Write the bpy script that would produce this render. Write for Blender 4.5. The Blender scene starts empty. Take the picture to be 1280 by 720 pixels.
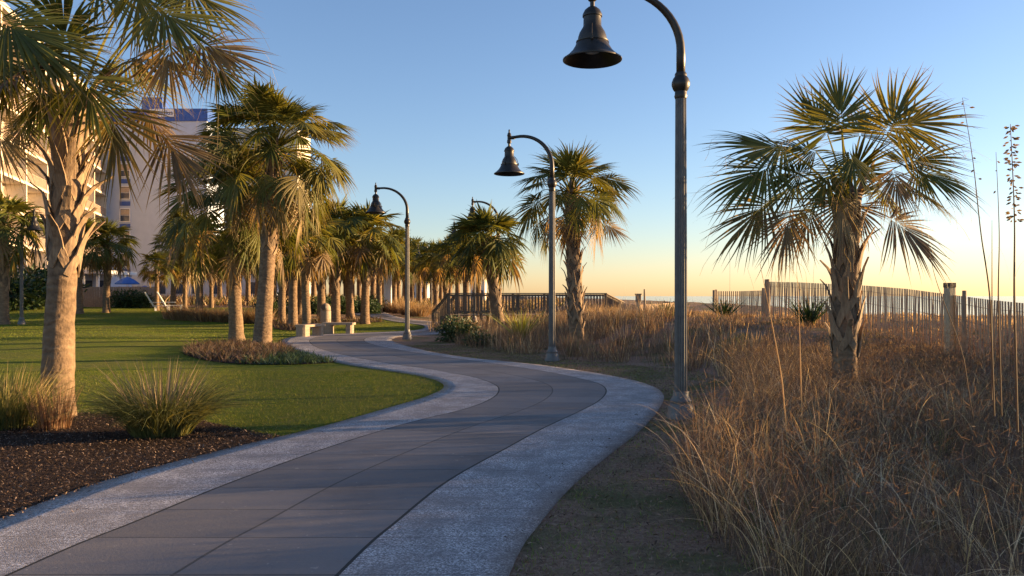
import bpy, math, random
import numpy as np
from mathutils import Vector, Matrix
from mathutils.geometry import delaunay_2d_cdt

random.seed(7)
RNG = np.random.default_rng(11)
scene = bpy.context.scene
COL = scene.collection
R = math.radians
EYE = 1.6
F_PX = 1000.0
HOR = 370.0

# ------------------------------------------------------------------ helpers
def sm(a, b, t):
    u = np.clip((np.asarray(t, float) - a) / (b - a), 0, 1)
    return u * u * (3 - 2 * u)

_A_Y = [0, 5, 12.5, 15.5, 20, 26, 30, 36, 60, 120]
_A_Z = [.3, .3, .34, .5, .74, .92, .7, .55, .6, .7]
_S_Y = [0, 4, 9, 14, 18, 21, 26, 34, 45, 80]
_S_X = [1.2, 1.2, 1.5, 2.8, 3.2, 1.6, -.6, -1.8, -1.6, 1.0]
_B_Y = [7, 10, 12, 17, 24, 32, 60]
_B_Z = [1.60, 1.46, 1.28, 1.0, .85, .9, .9]  # dune behind the fence; near unseen end raised to shade path and grass

def hgt(x, y):
    x = np.asarray(x, float); y = np.asarray(y, float)
    z = .35 * sm(36, 62, y) + .5 * sm(-8, -18, x) * sm(34, 52, y)
    z = z + .05 * np.sin(x * .5 + 1) * np.sin(y * .33) * sm(-9, -14, x) * sm(16, 22, y)
    A = np.interp(y, _A_Y, _A_Z); S = np.interp(y, _S_Y, _S_X)
    d = A * sm(0, 6.0, x - S)
    d = d + (np.interp(y, _B_Y, _B_Z) - A) * sm(9.6, 12.5, x) * sm(34, 28, y)
    ratio = x / np.maximum(y, .5)
    d = d + .15 * sm(.70, .86, ratio) * sm(9.5, 12.5, x) * sm(30, 20, y)  # extra dune height out of view, added to block the low sun
    d = d + .07 * np.sin(x * 1.3 + y * .4) * np.sin(y * .9 - x * .2) * sm(0, 3, x - S)
    z = z + d
    z = z + (-3.2 - z) * sm(17, 34, x)
    return z

def hz(x, y): return float(hgt(x, y))

def gp(px, py, dmax=400):
    """point of the ground seen at a photo position (marches the sight line over the terrain)"""
    k = (py - HOR) / F_PX; t = 2.0
    while t < dmax:
        if EYE - k * t <= hz((px - 640) / F_PX * t, t): break
        t += .05 if t < 60 else .3
    return ((px - 640) / F_PX * t, t)

def at(px, D): return ((px - 640) / F_PX * D, D)
def zt(py, D): return EYE + (HOR - py) / F_PX * D

def link(o): COL.objects.link(o); return o
def tag(o, label=None, cat=None, group=None, kind=None):
    if label: o['label'] = label
    if cat: o['category'] = cat
    if group: o['group'] = group
    if kind: o['kind'] = kind
    return o
def empty(name, loc, label, cat, group=None, rz=0):
    o = bpy.data.objects.new(name, None); o.empty_display_size = .3
    o.location = loc; o.rotation_euler = (0, 0, rz); link(o)
    return tag(o, label, cat, group)

def mesh_np(name, V, faces, mat, parent=None, tint=None, smooth=False, uv=None):
    """V (n,3); faces: list of (m,k) int arrays"""
    me = bpy.data.meshes.new(name)
    V = np.asarray(V, np.float32)
    loops = np.concatenate([f.reshape(-1) for f in faces]).astype(np.int32)
    tot = np.concatenate([np.full(len(f), f.shape[1]) for f in faces]).astype(np.int32)
    st = np.concatenate([[0], np.cumsum(tot)[:-1]]).astype(np.int32)
    me.vertices.add(len(V)); me.vertices.foreach_set('co', V.ravel())
    me.loops.add(len(loops)); me.loops.foreach_set('vertex_index', loops)
    me.polygons.add(len(tot)); me.polygons.foreach_set('loop_start', st)
    if smooth: me.polygons.foreach_set('use_smooth', np.ones(len(tot), bool))
    me.update(calc_edges=True)
    if tint is not None:
        at_ = me.color_attributes.new('tint', 'FLOAT_COLOR', 'POINT')
        c = np.ones((len(V), 4), np.float32); c[:, :3] = tint
        at_.data.foreach_set('color', c.ravel())
    if uv is not None:
        l = me.uv_layers.new(name='uv')
        l.data.foreach_set('uv', np.asarray(uv, np.float32)[loops].ravel())
    me.materials.append(mat)
    o = bpy.data.objects.new(name, me); link(o)
    if parent is not None: o.parent = parent
    return o

class MB:
    """collects shapes and links them as one mesh"""
    def __init__(s): s.v = []; s.f = []; s.uv = {}
    def poly(s, pts, faces):
        b = len(s.v); s.v += [tuple(p) for p in pts]; s.f += [tuple(i + b for i in f) for f in faces]; return s
    def box(s, c, d, rz=0, M=None, taper=1.0, bev=0.0):
        hx, hy, hh = d[0] / 2, d[1] / 2, d[2] / 2
        b = min(bev, hx * .9, hy * .9)
        if b > 0:
            ring = [(hx - b, -hy), (hx, -hy + b), (hx, hy - b), (hx - b, hy), (-hx + b, hy), (-hx, hy - b), (-hx, -hy + b), (-hx + b, -hy)]
        else: ring = [(-hx, -hy), (hx, -hy), (hx, hy), (-hx, hy)]
        n = len(ring)
        pts = [Vector((x, y, -hh)) for x, y in ring] + [Vector((x * taper, y * taper, hh)) for x, y in ring]
        if M is None: M = Matrix.Rotation(rz, 3, 'Z')
        pts = [M @ p + Vector(c) for p in pts]
        fs = [tuple(range(n))[::-1], tuple(range(n, 2 * n))] + [(i, (i + 1) % n, n + (i + 1) % n, n + i) for i in range(n)]
        return s.poly(pts, fs)
    def bar(s, a, b, w, t, up=(0, 0, 1)):
        a = Vector(a); b = Vector(b); d = (b - a); L = d.length; d.normalize()
        sd = d.cross(Vector(up))
        if sd.length < 1e-4: sd = Vector((1, 0, 0))
        sd.normalize(); u = sd.cross(d)
        return s.box((a + b) / 2, (w, L, t), M=Matrix((sd, d, u)).transposed())
    def tube(s, pts, rad, n=10, cap=True):
        pts = [Vector(p) for p in pts]; rad = list(rad) if hasattr(rad, '__len__') else [rad] * len(pts)
        t0 = (pts[1] - pts[0]).normalized()
        ref = Vector((1, 0, 0)) if abs(t0.x) < .8 else Vector((0, 1, 0))
        nrm = t0.cross(ref).normalized(); vs = []
        for i, p in enumerate(pts):
            t = (pts[min(i + 1, len(pts) - 1)] - pts[max(i - 1, 0)]).normalized()
            nrm = (nrm - t * nrm.dot(t)).normalized(); bn = t.cross(nrm)
            for k in range(n):
                a = 2 * math.pi * k / n
                vs.append(p + (nrm * math.cos(a) + bn * math.sin(a)) * rad[i])
        fs = []
        for i in range(len(pts) - 1):
            for k in range(n):
                fs.append((i * n + k, i * n + (k + 1) % n, (i + 1) * n + (k + 1) % n, (i + 1) * n + k))
        if cap: fs += [tuple(range(n))[::-1], tuple((len(pts) - 1) * n + k for k in range(n))]
        return s.poly(vs, fs)
    def lathe(s, prof, c=(0, 0, 0), n=28, flute=0.0):
        vs = []; c = Vector(c)
        for r, z in prof:
            for k in range(n):
                a = 2 * math.pi * k / n
                rr = r * (1 - (flute if k % 2 else 0)) if flute else r
                vs.append(c + Vector((rr * math.cos(a), rr * math.sin(a), z)))
        fs = []
        for i in range(len(prof) - 1):
            for k in range(n):
                fs.append((i * n + k, i * n + (k + 1) % n, (i + 1) * n + (k + 1) % n, (i + 1) * n + k))
        fs += [tuple(range(n))[::-1], tuple((len(prof) - 1) * n + k for k in range(n))]
        return s.poly(vs, fs)
    def build(s, name, mat, parent=None, smooth=False, auto=None):
        me = bpy.data.meshes.new(name); me.from_pydata(s.v, [], s.f); me.materials.append(mat); me.update()
        if smooth:
            me.polygons.foreach_set('use_smooth', [True] * len(me.polygons))
            if auto: me.set_sharp_from_angle(angle=auto)
        o = bpy.data.objects.new(name, me); link(o)
        if parent is not None: o.parent = parent
        return o

def kids(o): return [c for c in bpy.data.objects if c.parent == o]
def copy_tree(o, loc, rz=0, sc=1.0, label=None, group=None, ks=None):
    c = o.copy(); COL.objects.link(c); c.location = loc; c.rotation_euler = (0, 0, rz)
    c.scale = (sc, sc, sc)
    if label: c['label'] = label
    if group: c['group'] = group
    for ch in (ks if ks is not None else kids(o)):
        d = ch.copy(); COL.objects.link(d); d.parent = c
        for g in kids(ch) if ks is None else []:
            e = g.copy(); COL.objects.link(e); e.parent = d
    return c

# ------------------------------------------------------------------ materials
def new_mat(name):
    m = bpy.data.materials.new(name); m.use_nodes = True
    nt = m.node_tree; b = nt.nodes['Principled BSDF']; return m, nt, b
def N(nt, typ, **kw):
    n = nt.nodes.new(typ)
    for k, v in kw.items():
        if k in n.inputs.keys(): n.inputs[k].default_value = v
        else: setattr(n, k, v)
    return n
def ramp(nt, fac, stops):
    r = nt.nodes.new('ShaderNodeValToRGB'); e = r.color_ramp.elements
    while len(e) < len(stops): e.new(.5)
    for i, (p, c) in enumerate(stops):
        e[i].position = p; e[i].color = (*c, 1)
    nt.links.new(fac, r.inputs[0]); return r.outputs[0]
def mixc(nt, fac, a, b, mode='MIX'):
    m = nt.nodes.new('ShaderNodeMix'); m.data_type = 'RGBA'; m.blend_type = mode
    for s, v in ((0, fac), (6, a), (7, b)):
        if hasattr(v, 'is_output'): nt.links.new(v, m.inputs[s])
        elif s == 0: m.inputs[0].default_value = v
        else: m.inputs[s].default_value = (*v, 1)
    return m.outputs[2]
def math_(nt, op, a, b=None, c=None):
    m = nt.nodes.new('ShaderNodeMath'); m.operation = op
    for i, v in enumerate((a, b, c)):
        if v is None: continue
        if hasattr(v, 'is_output'): nt.links.new(v, m.inputs[i])
        else: m.inputs[i].default_value = v
    return m.outputs[0]
def obj_noise(nt, scale, detail=4, rough=.55, vec=None, stretch=None):
    tc = nt.nodes.new('ShaderNodeTexCoord'); src = tc.outputs['Object'] if vec is None else vec
    if stretch:
        mp = nt.nodes.new('ShaderNodeMapping'); mp.inputs['Scale'].default_value = stretch
        nt.links.new(src, mp.inputs[0]); src = mp.outputs[0]
    n = nt.nodes.new('ShaderNodeTexNoise'); n.inputs['Scale'].default_value = scale
    n.inputs['Detail'].default_value = detail; n.inputs['Roughness'].default_value = rough
    nt.links.new(src, n.inputs[0]); return n.outputs[0]
def bump(nt, b, h, strength, dist):
    bp = nt.nodes.new('ShaderNodeBump'); bp.inputs['Strength'].default_value = strength; bp.inputs['Distance'].default_value = dist
    nt.links.new(h, bp.inputs['Height']); nt.links.new(bp.outputs[0], b.inputs['Normal'])

def m_basic(name, c1, c2, scale=8, rough=.7, metal=0, bs=.3, bd=.01, stretch=None, detail=5):
    m, nt, b = new_mat(name)
    n = obj_noise(nt, scale, detail, .6, stretch=stretch)
    nt.links.new(ramp(nt, n, [(.3, c1), (.7, c2)]), b.inputs['Base Color'])
    b.inputs['Roughness'].default_value = rough; b.inputs['Metallic'].default_value = metal
    if bs: bump(nt, b, n, bs, bd)
    return m

def m_leaf(name, rough=.5, trans=.3, spec=.4, vein=False):
    m, nt, b = new_mat(name)
    a = nt.nodes.new('ShaderNodeAttribute'); a.attribute_name = 'tint'
    n = obj_noise(nt, 9, 3)
    v = nt.nodes.new('ShaderNodeHueSaturation')
    nt.links.new(a.outputs['Color'], v.inputs['Color'])
    nt.links.new(math_(nt, 'MULTIPLY_ADD', n, .7, .65), v.inputs['Value'])
    nt.links.new(v.outputs[0], b.inputs['Base Color'])
    b.inputs['Roughness'].default_value = rough; b.inputs['Specular IOR Level'].default_value = spec
    t = nt.nodes.new('ShaderNodeBsdfTranslucent'); 
    g = mixc(nt, 1.0, v.outputs[0], (1.5, 1.25, .6), 'MULTIPLY')
    nt.links.new(g, t.inputs['Color'])
    mx = nt.nodes.new('ShaderNodeMixShader'); mx.inputs[0].default_value = trans
    nt.links.new(b.outputs[0], mx.inputs[1]); nt.links.new(t.outputs[0], mx.inputs[2])
    out = [x for x in nt.nodes if x.type == 'OUTPUT_MATERIAL'][0]
    nt.links.new(mx.outputs[0], out.inputs[0]); return m

M = {}
M['frond'] = m_leaf('palm_frond', .55, .38, .25)
M['grassblade'] = m_leaf('dry_grass', .7, .35, .2)
M['lawnblade'] = m_leaf('lawn_blade', .6, .35, .2)
M['leaf'] = m_leaf('shrub_leaf', .5, .25, .4)
M['chip'] = m_leaf('bark_chip', .9, .0, .1)
M['lamp'] = m_basic('bronze_painted_iron', (.030, .027, .024), (.055, .046, .036), 14, .42, .5, .12, .004)
M['lamppole'] = m_basic('grey_bronze_pole', (.10, .092, .085), (.16, .145, .13), 10, .5, .2, .10, .003)
M['glass'] = m_basic('lamp_glass', (.35, .34, .32), (.45, .44, .40), 5, .2, 0, 0)
M['wood'] = m_basic('weathered_wood', (.20, .15, .105), (.36, .28, .19), 7, .85, 0, .5, .01, stretch=(6, 6, 1))
M['darkwood'] = m_basic('dark_weathered_wood', (.10, .075, .055), (.20, .15, .105), 7, .85, 0, .5, .01, stretch=(6, 6, 1))
M['picket'] = m_basic('weathered_picket', (.33, .21, .125), (.52, .36, .22), 5, .85, 0, .5, .005, stretch=(8, 8, 1.2))
M['postwood'] = m_basic('pale_post_wood', (.34, .27, .17), (.55, .44, .28), 5, .85, 0, .5, .01, stretch=(8, 8, 1.2))
M['wire'] = m_basic('galvanised_wire', (.12, .11, .10), (.2, .19, .17), 20, .5, .8, 0)
M['stone'] = m_basic('bench_stone', (.27, .20, .145), (.40, .31, .225), 12, .85, 0, .4, .01)
M['darkdome'] = m_basic('dark_plastic', (.02, .02, .025), (.035, .035, .04), 12, .4, 0, 0)
M['white'] = m_basic('white_paint', (.70, .69, .66), (.80, .79, .76), 3, .5, 0, .1, .005)
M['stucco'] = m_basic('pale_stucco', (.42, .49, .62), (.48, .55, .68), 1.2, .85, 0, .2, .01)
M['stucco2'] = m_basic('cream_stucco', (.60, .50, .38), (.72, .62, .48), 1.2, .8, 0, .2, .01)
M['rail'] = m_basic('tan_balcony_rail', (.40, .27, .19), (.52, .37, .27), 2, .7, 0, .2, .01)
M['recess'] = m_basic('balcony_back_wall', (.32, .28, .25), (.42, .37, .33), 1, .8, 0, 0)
M['blue'] = m_basic('blue_fascia', (.018, .07, .30), (.03, .10, .38), 2, .5, 0, .1, .005)
M['bluecloth'] = m_basic('blue_canvas', (.02, .11, .42), (.035, .15, .50), 4, .8, 0, .1, .005)
M['window'] = m_basic('window_glass', (.03, .05, .09), (.06, .08, .12), 1.5, .12, 0, 0)
M['curtain'] = m_basic('curtain', (.40, .30, .20), (.55, .42, .30), 6, .9, 0, 0)
M['farwall'] = m_basic('distant_wall', (.45, .42, .40), (.55, .52, .50), .1, .8, 0, 0)
M['roof'] = m_basic('roof_grey', (.15, .15, .16), (.22, .22, .23), 2, .8, 0, .1, .01)

def bark(name, c1, c2, c3, ring=16):
    m, nt, b = new_mat(name)
    tc = nt.nodes.new('ShaderNodeTexCoord')
    n1 = obj_noise(nt, 6, 6, .65)
    n2 = obj_noise(nt, 28, 5, .7, stretch=(1, 1, .35))
    w = nt.nodes.new('ShaderNodeTexWave'); w.bands_direction = 'Z'; w.inputs['Scale'].default_value = ring / 6.28
    w.inputs['Distortion'].default_value = 9; w.inputs['Detail'].default_value = 4; w.inputs['Detail Scale'].default_value = 2
    nt.links.new(tc.outputs['Object'], w.inputs[0])
    c = ramp(nt, n1, [(.3, c1), (.5, c2), (.75, c3)])
    c = mixc(nt, math_(nt, 'MULTIPLY', math_(nt, 'SUBTRACT', 1.0, w.outputs[1]), .25), c, (c1[0] * .5, c1[1] * .5, c1[2] * .5))
    nt.links.new(c, b.inputs['Base Color']); b.inputs['Roughness'].default_value = .9
    b.inputs['Specular IOR Level'].default_value = .15
    hh = math_(nt, 'ADD', math_(nt, 'MULTIPLY', w.outputs[1], .6), math_(nt, 'MULTIPLY', n2, .8))
    bump(nt, b, hh, .7, .02); return m
M['bark'] = bark('palm_bark', (.12, .08, .052), (.215, .145, .09), (.31, .215, .13))
M['boot'] = m_basic('leaf_boot', (.16, .10, .06), (.35, .24, .14), 9, .85, 0, .6, .012, stretch=(3, 3, .8))
M['fibre'] = m_basic('crown_fibre', (.10, .07, .045), (.20, .14, .09), 14, .95, 0, .8, .03)

def m_ground():
    m, nt, b = new_mat('sandy_litter')
    n1 = obj_noise(nt, .9, 6, .6); n2 = obj_noise(nt, 22, 6, .7); n3 = obj_noise(nt, 90, 3, .7)
    c = ramp(nt, n2, [(.25, (.15, .088, .06)), (.5, (.32, .195, .13)), (.75, (.50, .34, .23))])
    g = ramp(nt, n3, [(.3, (.05, .075, .018)), (.7, (.12, .15, .04))])
    fac = ramp(nt, n1, [(.47, (0, 0, 0)), (.60, (.7, .7, .7))])
    nt.links.new(mixc(nt, fac, c, g), b.inputs['Base Color'])
    b.inputs['Roughness'].default_value = .95; b.inputs['Specular IOR Level'].default_value = .1
    bump(nt, b, math_(nt, 'ADD', n2, math_(nt, 'MULTIPLY', n3, .6)), 1.0, .03); return m
M['ground'] = m_ground()
def m_mulch():
    m, nt, b = new_mat('bark_mulch')
    n1 = obj_noise(nt, 26, 6, .75); n2 = obj_noise(nt, 1.5, 3)
    c = ramp(nt, n1, [(.3, (.018, .012, .010)), (.5, (.055, .034, .024)), (.72, (.12, .075, .05))])
    nt.links.new(mixc(nt, math_(nt, 'MULTIPLY', n2, .5), c, (.05, .032, .024)), b.inputs['Base Color'])
    b.inputs['Roughness'].default_value = .95; b.inputs['Specular IOR Level'].default_value = .1
    bump(nt, b, n1, 1.0, .05); return m
M['mulch'] = m_mulch()
def m_lawn():
    m, nt, b = new_mat('mown_lawn')
    n1 = obj_noise(nt, .45, 5, .6); n2 = obj_noise(nt, 60, 5, .75); n3 = obj_noise(nt, 3.0, 4)
    c = ramp(nt, n2, [(.3, (.07, .10, .006)), (.55, (.15, .19, .010)), (.8, (.26, .27, .025))])
    c = mixc(nt, ramp(nt, n1, [(.42, (0, 0, 0)), (.68, (.75, .75, .75))]), c, (.17, .16, .035))
    c = mixc(nt, ramp(nt, n3, [(.50, (0, 0, 0)), (.72, (.55, .55, .55))]), c, (.05, .09, .012))
    c = mixc(nt, ramp(nt, obj_noise(nt, 1.3, 6, .7), [(.56, (0, 0, 0)), (.70, (.6, .6, .6))]), c, (.21, .18, .06))
    nt.links.new(c, b.inputs['Base Color']); b.inputs['Roughness'].default_value = .9
    b.inputs['Specular IOR Level'].default_value = .15
    bump(nt, b, n2, 1.0, .06); return m
M['lawn'] = m_lawn()

def joint_lines(nt, v, period, width):
    f = math_(nt, 'FRACT', math_(nt, 'DIVIDE', v, period))
    d = math_(nt, 'ABSOLUTE', math_(nt, 'SUBTRACT', f, .5))
    return math_(nt, 'GREATER_THAN', d, .5 - width / period / 2)
def m_path(name, border):
    m, nt, b = new_mat(name)
    uvn = nt.nodes.new('ShaderNodeUVMap'); uvn.uv_map = 'uv'
    sp = nt.nodes.new('ShaderNodeSeparateXYZ'); nt.links.new(uvn.outputs[0], sp.inputs[0])
    u, v = sp.outputs[0], sp.outputs[1]
    n1 = obj_noise(nt, 1.1, 6, .65); n2 = obj_noise(nt, 40, 6, .75)
    if border:
        tc = nt.nodes.new('ShaderNodeTexCoord')
        vo = nt.nodes.new('ShaderNodeTexVoronoi'); vo.inputs['Scale'].default_value = 120
        nt.links.new(tc.outputs['Object'], vo.inputs[0])
        hs = nt.nodes.new('ShaderNodeSeparateColor'); nt.links.new(vo.outputs['Color'], hs.inputs[0])
        c = ramp(nt, hs.outputs[0], [(0, (.13, .115, .11)), (.35, (.26, .235, .23)), (.7, (.44, .40, .39)), (1, (.80, .75, .74))])
        big = obj_noise(nt, 2.2, 6, .7)
        c = mixc(nt, ramp(nt, big, [(.40, (0, 0, 0)), (.62, (.75, .75, .75))]), c, (.20, .178, .172))
        h = math_(nt, 'SUBTRACT', 1.0, vo.outputs['Distance']); lw = .010
    else:
        c = ramp(nt, n1, [(.3, (.135, .121, .120)), (.5, (.185, .166, .163)), (.72, (.235, .212, .207))])
        c = mixc(nt, ramp(nt, n2, [(.4, (0, 0, 0)), (.75, (.4, .4, .4))]), c, (.14, .135, .125))
        st = ramp(nt, obj_noise(nt, .55, 7, .72), [(.50, (0, 0, 0)), (.66, (.55, .55, .55))])
        c = mixc(nt, st, c, (.12, .105, .10))
        sp2 = ramp(nt, obj_noise(nt, 14, 3, .5), [(.70, (0, 0, 0)), (.74, (.6, .6, .6))])
        c = mixc(nt, sp2, c, (.33, .29, .26))
        # each slab a slightly different tone
        fl = nt.nodes.new('ShaderNodeTexWhiteNoise'); fl.noise_dimensions = '2D'
        cb = nt.nodes.new('ShaderNodeCombineXYZ')
        nt.links.new(math_(nt, 'FLOOR', math_(nt, 'ADD', math_(nt, 'DIVIDE', v, .7), .0)), cb.inputs[1])
        nt.links.new(math_(nt, 'FLOOR', math_(nt, 'MULTIPLY', u, 2.0)), cb.inputs[0])
        nt.links.new(cb.outputs[0], fl.inputs[0])
        hv = nt.nodes.new('ShaderNodeHueSaturation'); nt.links.new(c, hv.inputs['Color'])
        nt.links.new(math_(nt, 'MULTIPLY_ADD', fl.outputs[0], .34, .84), hv.inputs['Value']); c = hv.outputs[0]
        h = n2; lw = .013
    j = joint_lines(nt, v, .70, lw)
    if not border:
        jc = math_(nt, 'LESS_THAN', math_(nt, 'ABSOLUTE', math_(nt, 'SUBTRACT', u, 1.5)), .006)
        j = math_(nt, 'MAXIMUM', j, jc)
    e1 = math_(nt, 'LESS_THAN', math_(nt, 'ABSOLUTE', math_(nt, 'SUBTRACT', u, 1.0)), .009)
    e2 = math_(nt, 'LESS_THAN', math_(nt, 'ABSOLUTE', math_(nt, 'SUBTRACT', u, 2.0)), .009)
    j2 = math_(nt, 'MAXIMUM', e1, e2)
    c = mixc(nt, math_(nt, 'MULTIPLY', j, .55 if border else .8), c, (.05, .048, .045))
    c = mixc(nt, j2, c, (.03, .028, .026))
    # dirt drifting in from the outer edges
    eo = math_(nt, 'MULTIPLY', math_(nt, 'MAXIMUM', math_(nt, 'SUBTRACT', .16, u), math_(nt, 'SUBTRACT', u, 2.84)), 5.0)
    eo = math_(nt, 'MULTIPLY', math_(nt, 'MAXIMUM', eo, 0.0), obj_noise(nt, 5, 5, .7))
    c = mixc(nt, math_(nt, 'MINIMUM', math_(nt, 'MULTIPLY', eo, 1.3), .8), c, (.12, .085, .06))
    nt.links.new(c, b.inputs['Base Color'])
    b.inputs['Roughness'].default_value = .8; b.inputs['Specular IOR Level'].default_value = .3
    hh = math_(nt, 'SUBTRACT', math_(nt, 'MULTIPLY', h, .3), math_(nt, 'MAXIMUM', j, j2))
    bump(nt, b, hh, .6, .012); return m
M['path'] = m_path('grey_concrete', False)
M['border'] = m_path('shell_aggregate', True)
def m_water():
    m, nt, b = new_mat('sea_water')
    n = obj_noise(nt, .25, 6, .6, stretch=(1, .4, 1))
    b.inputs['Base Color'].default_value = (.05, .10, .14, 1); b.inputs['Roughness'].default_value = .12
    bump(nt, b, n, .12, .3)
    f = ramp(nt, obj_noise(nt, .05, 5, .7, stretch=(.12, 1, 1)), [(.42, (.16, .17, .19)), (.60, (.55, .54, .53))])
    nt.links.new(f, b.inputs['Base Color']); return m
M['sea'] = m_water()

# ------------------------------------------------------------------ ground, sea
def axis(lo_far, lo, hi, hi_far, step):
    a = list(np.arange(lo, hi + 1e-6, step)); s = step; v = hi
    while v < hi_far: s *= 1.35; v += s; a.append(v)
    s = step; v = lo; b = []
    while v > lo_far: s *= 1.35; v -= s; b.append(v)
    return np.array(b[::-1] + a)
gx = axis(-4000, -34, 36, 300, .5); gy = axis(-300, -6, 72, 4500, .5)
X, Y = np.meshgrid(gx, gy); Z = hgt(X, Y)
nx, ny = len(gx), len(gy)
i = np.arange(nx * ny).reshape(ny, nx)
q = np.stack([i[:-1, :-1], i[:-1, 1:], i[1:, 1:], i[1:, :-1]], -1).reshape(-1, 4)
g = mesh_np('ground', np.stack([X.ravel(), Y.ravel(), Z.ravel()], -1), [q], M['ground'], smooth=True)
tag(g, 'brown sandy ground with leaf litter rising into low dunes', 'ground', kind='structure')
g = MB().poly([(20, -600, -1.3), (6000, -600, -1.3), (6000, 9000, -1.3), (20, 9000, -1.3)], [(0, 1, 2, 3)]).build('sea', M['sea'])
tag(g, 'pale sea seen beyond the dune fence', 'sea', kind='structure')

# ------------------------------------------------------------------ path
ST = [  # left edge, left joint, right joint, right edge (photo positions)
 ((-174, 720), (25, 720), (430, 720), (637, 720)), ((0, 655), (172, 657), (498, 657), (676, 655)),
 ((130, 607), (298, 605), (563, 604), (718, 607)), ((290, 563), (420, 560), (635, 563), (765, 567)),
 ((400, 537), (510, 532), (679, 539), (797, 542)), ((500, 508), (582, 514), (723, 518), (818, 520)),
 ((535, 497), (612, 502), (748, 504), (828, 504)), ((554, 487), (623, 492), (758, 492), (829, 495)),
 ((548, 478), (618, 483), (751, 483), (818, 486)), ((520, 470), (590, 473), (729, 476), (790, 477)),
 ((480, 464), (535, 463), (680, 466), (740, 467)), ((430, 456), (480, 455), (610, 455), (670, 457)),
 ((395, 447), (430, 445), (545, 446), (590, 449)), ((365, 437), (400, 437), (490, 437), (540, 441)),
 ((353, 430), (388, 430), (462, 430.5), (507, 433)), ((357, 424), (389, 425), (455, 426), (491, 427)),
 ((385, 419.8), (405, 421), (462, 422.3), (493, 422.7)), ((440, 417.2), (450, 418.4), (485, 420.3), (506, 420.7)),
 ((500, 414.8), (508, 416), (530, 418), (541, 418.7)), ((522, 413), (531, 414), (549, 415.5), (560, 416)),
 ((531, 410), (540, 410), (556, 410), (566, 410)), ((527, 407), (533, 406.5), (548, 405), (558, 404.2)),
 ((510, 404.6), (516, 404), (528, 402.6), (537, 402)), ((490, 402), (496, 401.3), (505, 400), (512, 399.5)),
 ((478, 399.5), (482, 398.8), (490, 397.2), (496, 396.5)), ((462, 396.5), (468, 395.5), (478, 393), (484, 392)),
 ((446, 394), (454, 392.5), (466, 389.5), (474, 388)), ((425, 392), (434, 390.5), (448, 388), (458, 386.5))]
W = [[gp(*p) for p in s] for s in ST]
d0 = np.array(W[0]); W = [list(map(tuple, d0 + np.array([-1.6, -14]))), list(map(tuple, d0 + np.array([-.35, -3.0])))] + W
e0 = np.array(W[-1]); W.append(list(map(tuple, e0 + np.array([-12, 9])))); W.append(list(map(tuple, e0 + np.array([-30, 18]))))
W = np.array(W)
def catmull(P, sub):
    out = []
    n = len(P)
    for a in range(n - 1):
        p0, p1, p2, p3 = P[max(a - 1, 0)], P[a], P[a + 1], P[min(a + 2, n - 1)]
        k = 1 if a < 1 else sub
        for s in range(k):
            t = s / k
            out.append(.5 * ((2 * p1) + (-p0 + p2) * t + (2 * p0 - 5 * p1 + 4 * p2 - p3) * t ** 2 + (-p0 + 3 * p1 - 3 * p2 + p3) * t ** 3))
    out.append(P[-1]); return np.array(out)
PW = catmull(W, 8)
cen = PW[:, 1:3].mean(1); vlen = np.concatenate([[0], np.cumsum(np.linalg.norm(np.diff(cen, axis=0), axis=1))])
LIFT = .03
def strip(name, a, b, ua, mat, side, label):
    m = 5; V = []; UV = []
    for k in range(m):
        t = k / (m - 1); P = PW[:, a] * (1 - t) + PW[:, b] * t
        V.append(np.column_stack([P, hgt(P[:, 0], P[:, 1]) + LIFT])); UV.append(np.column_stack([np.full(len(P), ua + t), vlen]))
    L = len(PW)
    if side:   # the slab's own outer face, going down into the soil
        k = 0 if side < 0 else m - 1
        P = V[k].copy(); P[:, 2] -= .12
        if side < 0: V.insert(0, P); UV.insert(0, UV[0].copy())
        else: V.append(P); UV.append(UV[-1].copy())
    m = len(V)
    idx = np.arange(m * L).reshape(m, L)
    q = np.stack([idx[:-1, :-1], idx[1:, :-1], idx[1:, 1:], idx[:-1, 1:]], -1).reshape(-1, 4)
    o = mesh_np(name, np.concatenate(V), [q], mat, uv=np.concatenate(UV))
    tag(o, label, 'path', kind='structure')
strip('path', 1, 2, 1, M['path'], 0, 'grey concrete slab path winding away')
strip('path_border', 0, 1, 0, M['border'], -1, 'pale shell aggregate strip along the left side of the path')
strip('path_border', 2, 3, 2, M['border'], 1, 'pale shell aggregate strip along the right side of the path')
LE = PW[:, 0]; RE = PW[:, 3]

def inside(poly, x, y):
    poly = np.asarray(poly); c = np.zeros(len(x), bool); j = len(poly) - 1
    for i in range(len(poly)):
        xi, yi = poly[i]; xj, yj = poly[j]
        k = ((yi > y) != (yj > y)) & (x < (xj - xi) * (y - yi) / (yj - yi + 1e-12) + xi)
        c ^= k; j = i
    return c
def sheet(name, poly, mat, lift, step, label, cat='ground'):
    poly = np.asarray(poly, float); lo = poly.min(0); hi = poly.max(0)
    xs, ys = np.meshgrid(np.arange(lo[0], hi[0], step), np.arange(lo[1], hi[1], step))
    xs = xs.ravel() + .013; ys = ys.ravel() + .017; k = inside(poly, xs, ys)
    pts = [Vector(p) for p in poly] + [Vector(p) for p in zip(xs[k], ys[k])]
    n = len(poly)
    v, e, f, *_ = delaunay_2d_cdt(pts, [], [list(range(n))], 1, 1e-5)
    v = np.array([tuple(p) for p in v]); z = hgt(v[:, 0], v[:, 1]) + lift
    me = bpy.data.meshes.new(name); me.from_pydata(np.column_stack([v, z]).tolist(), [], f); me.materials.append(mat); me.update()
    me.polygons.foreach_set('use_smooth', [True] * len(me.polygons))
    o = bpy.data.objects.new(name, me); link(o); tag(o, label, cat, kind='structure'); return o

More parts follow.
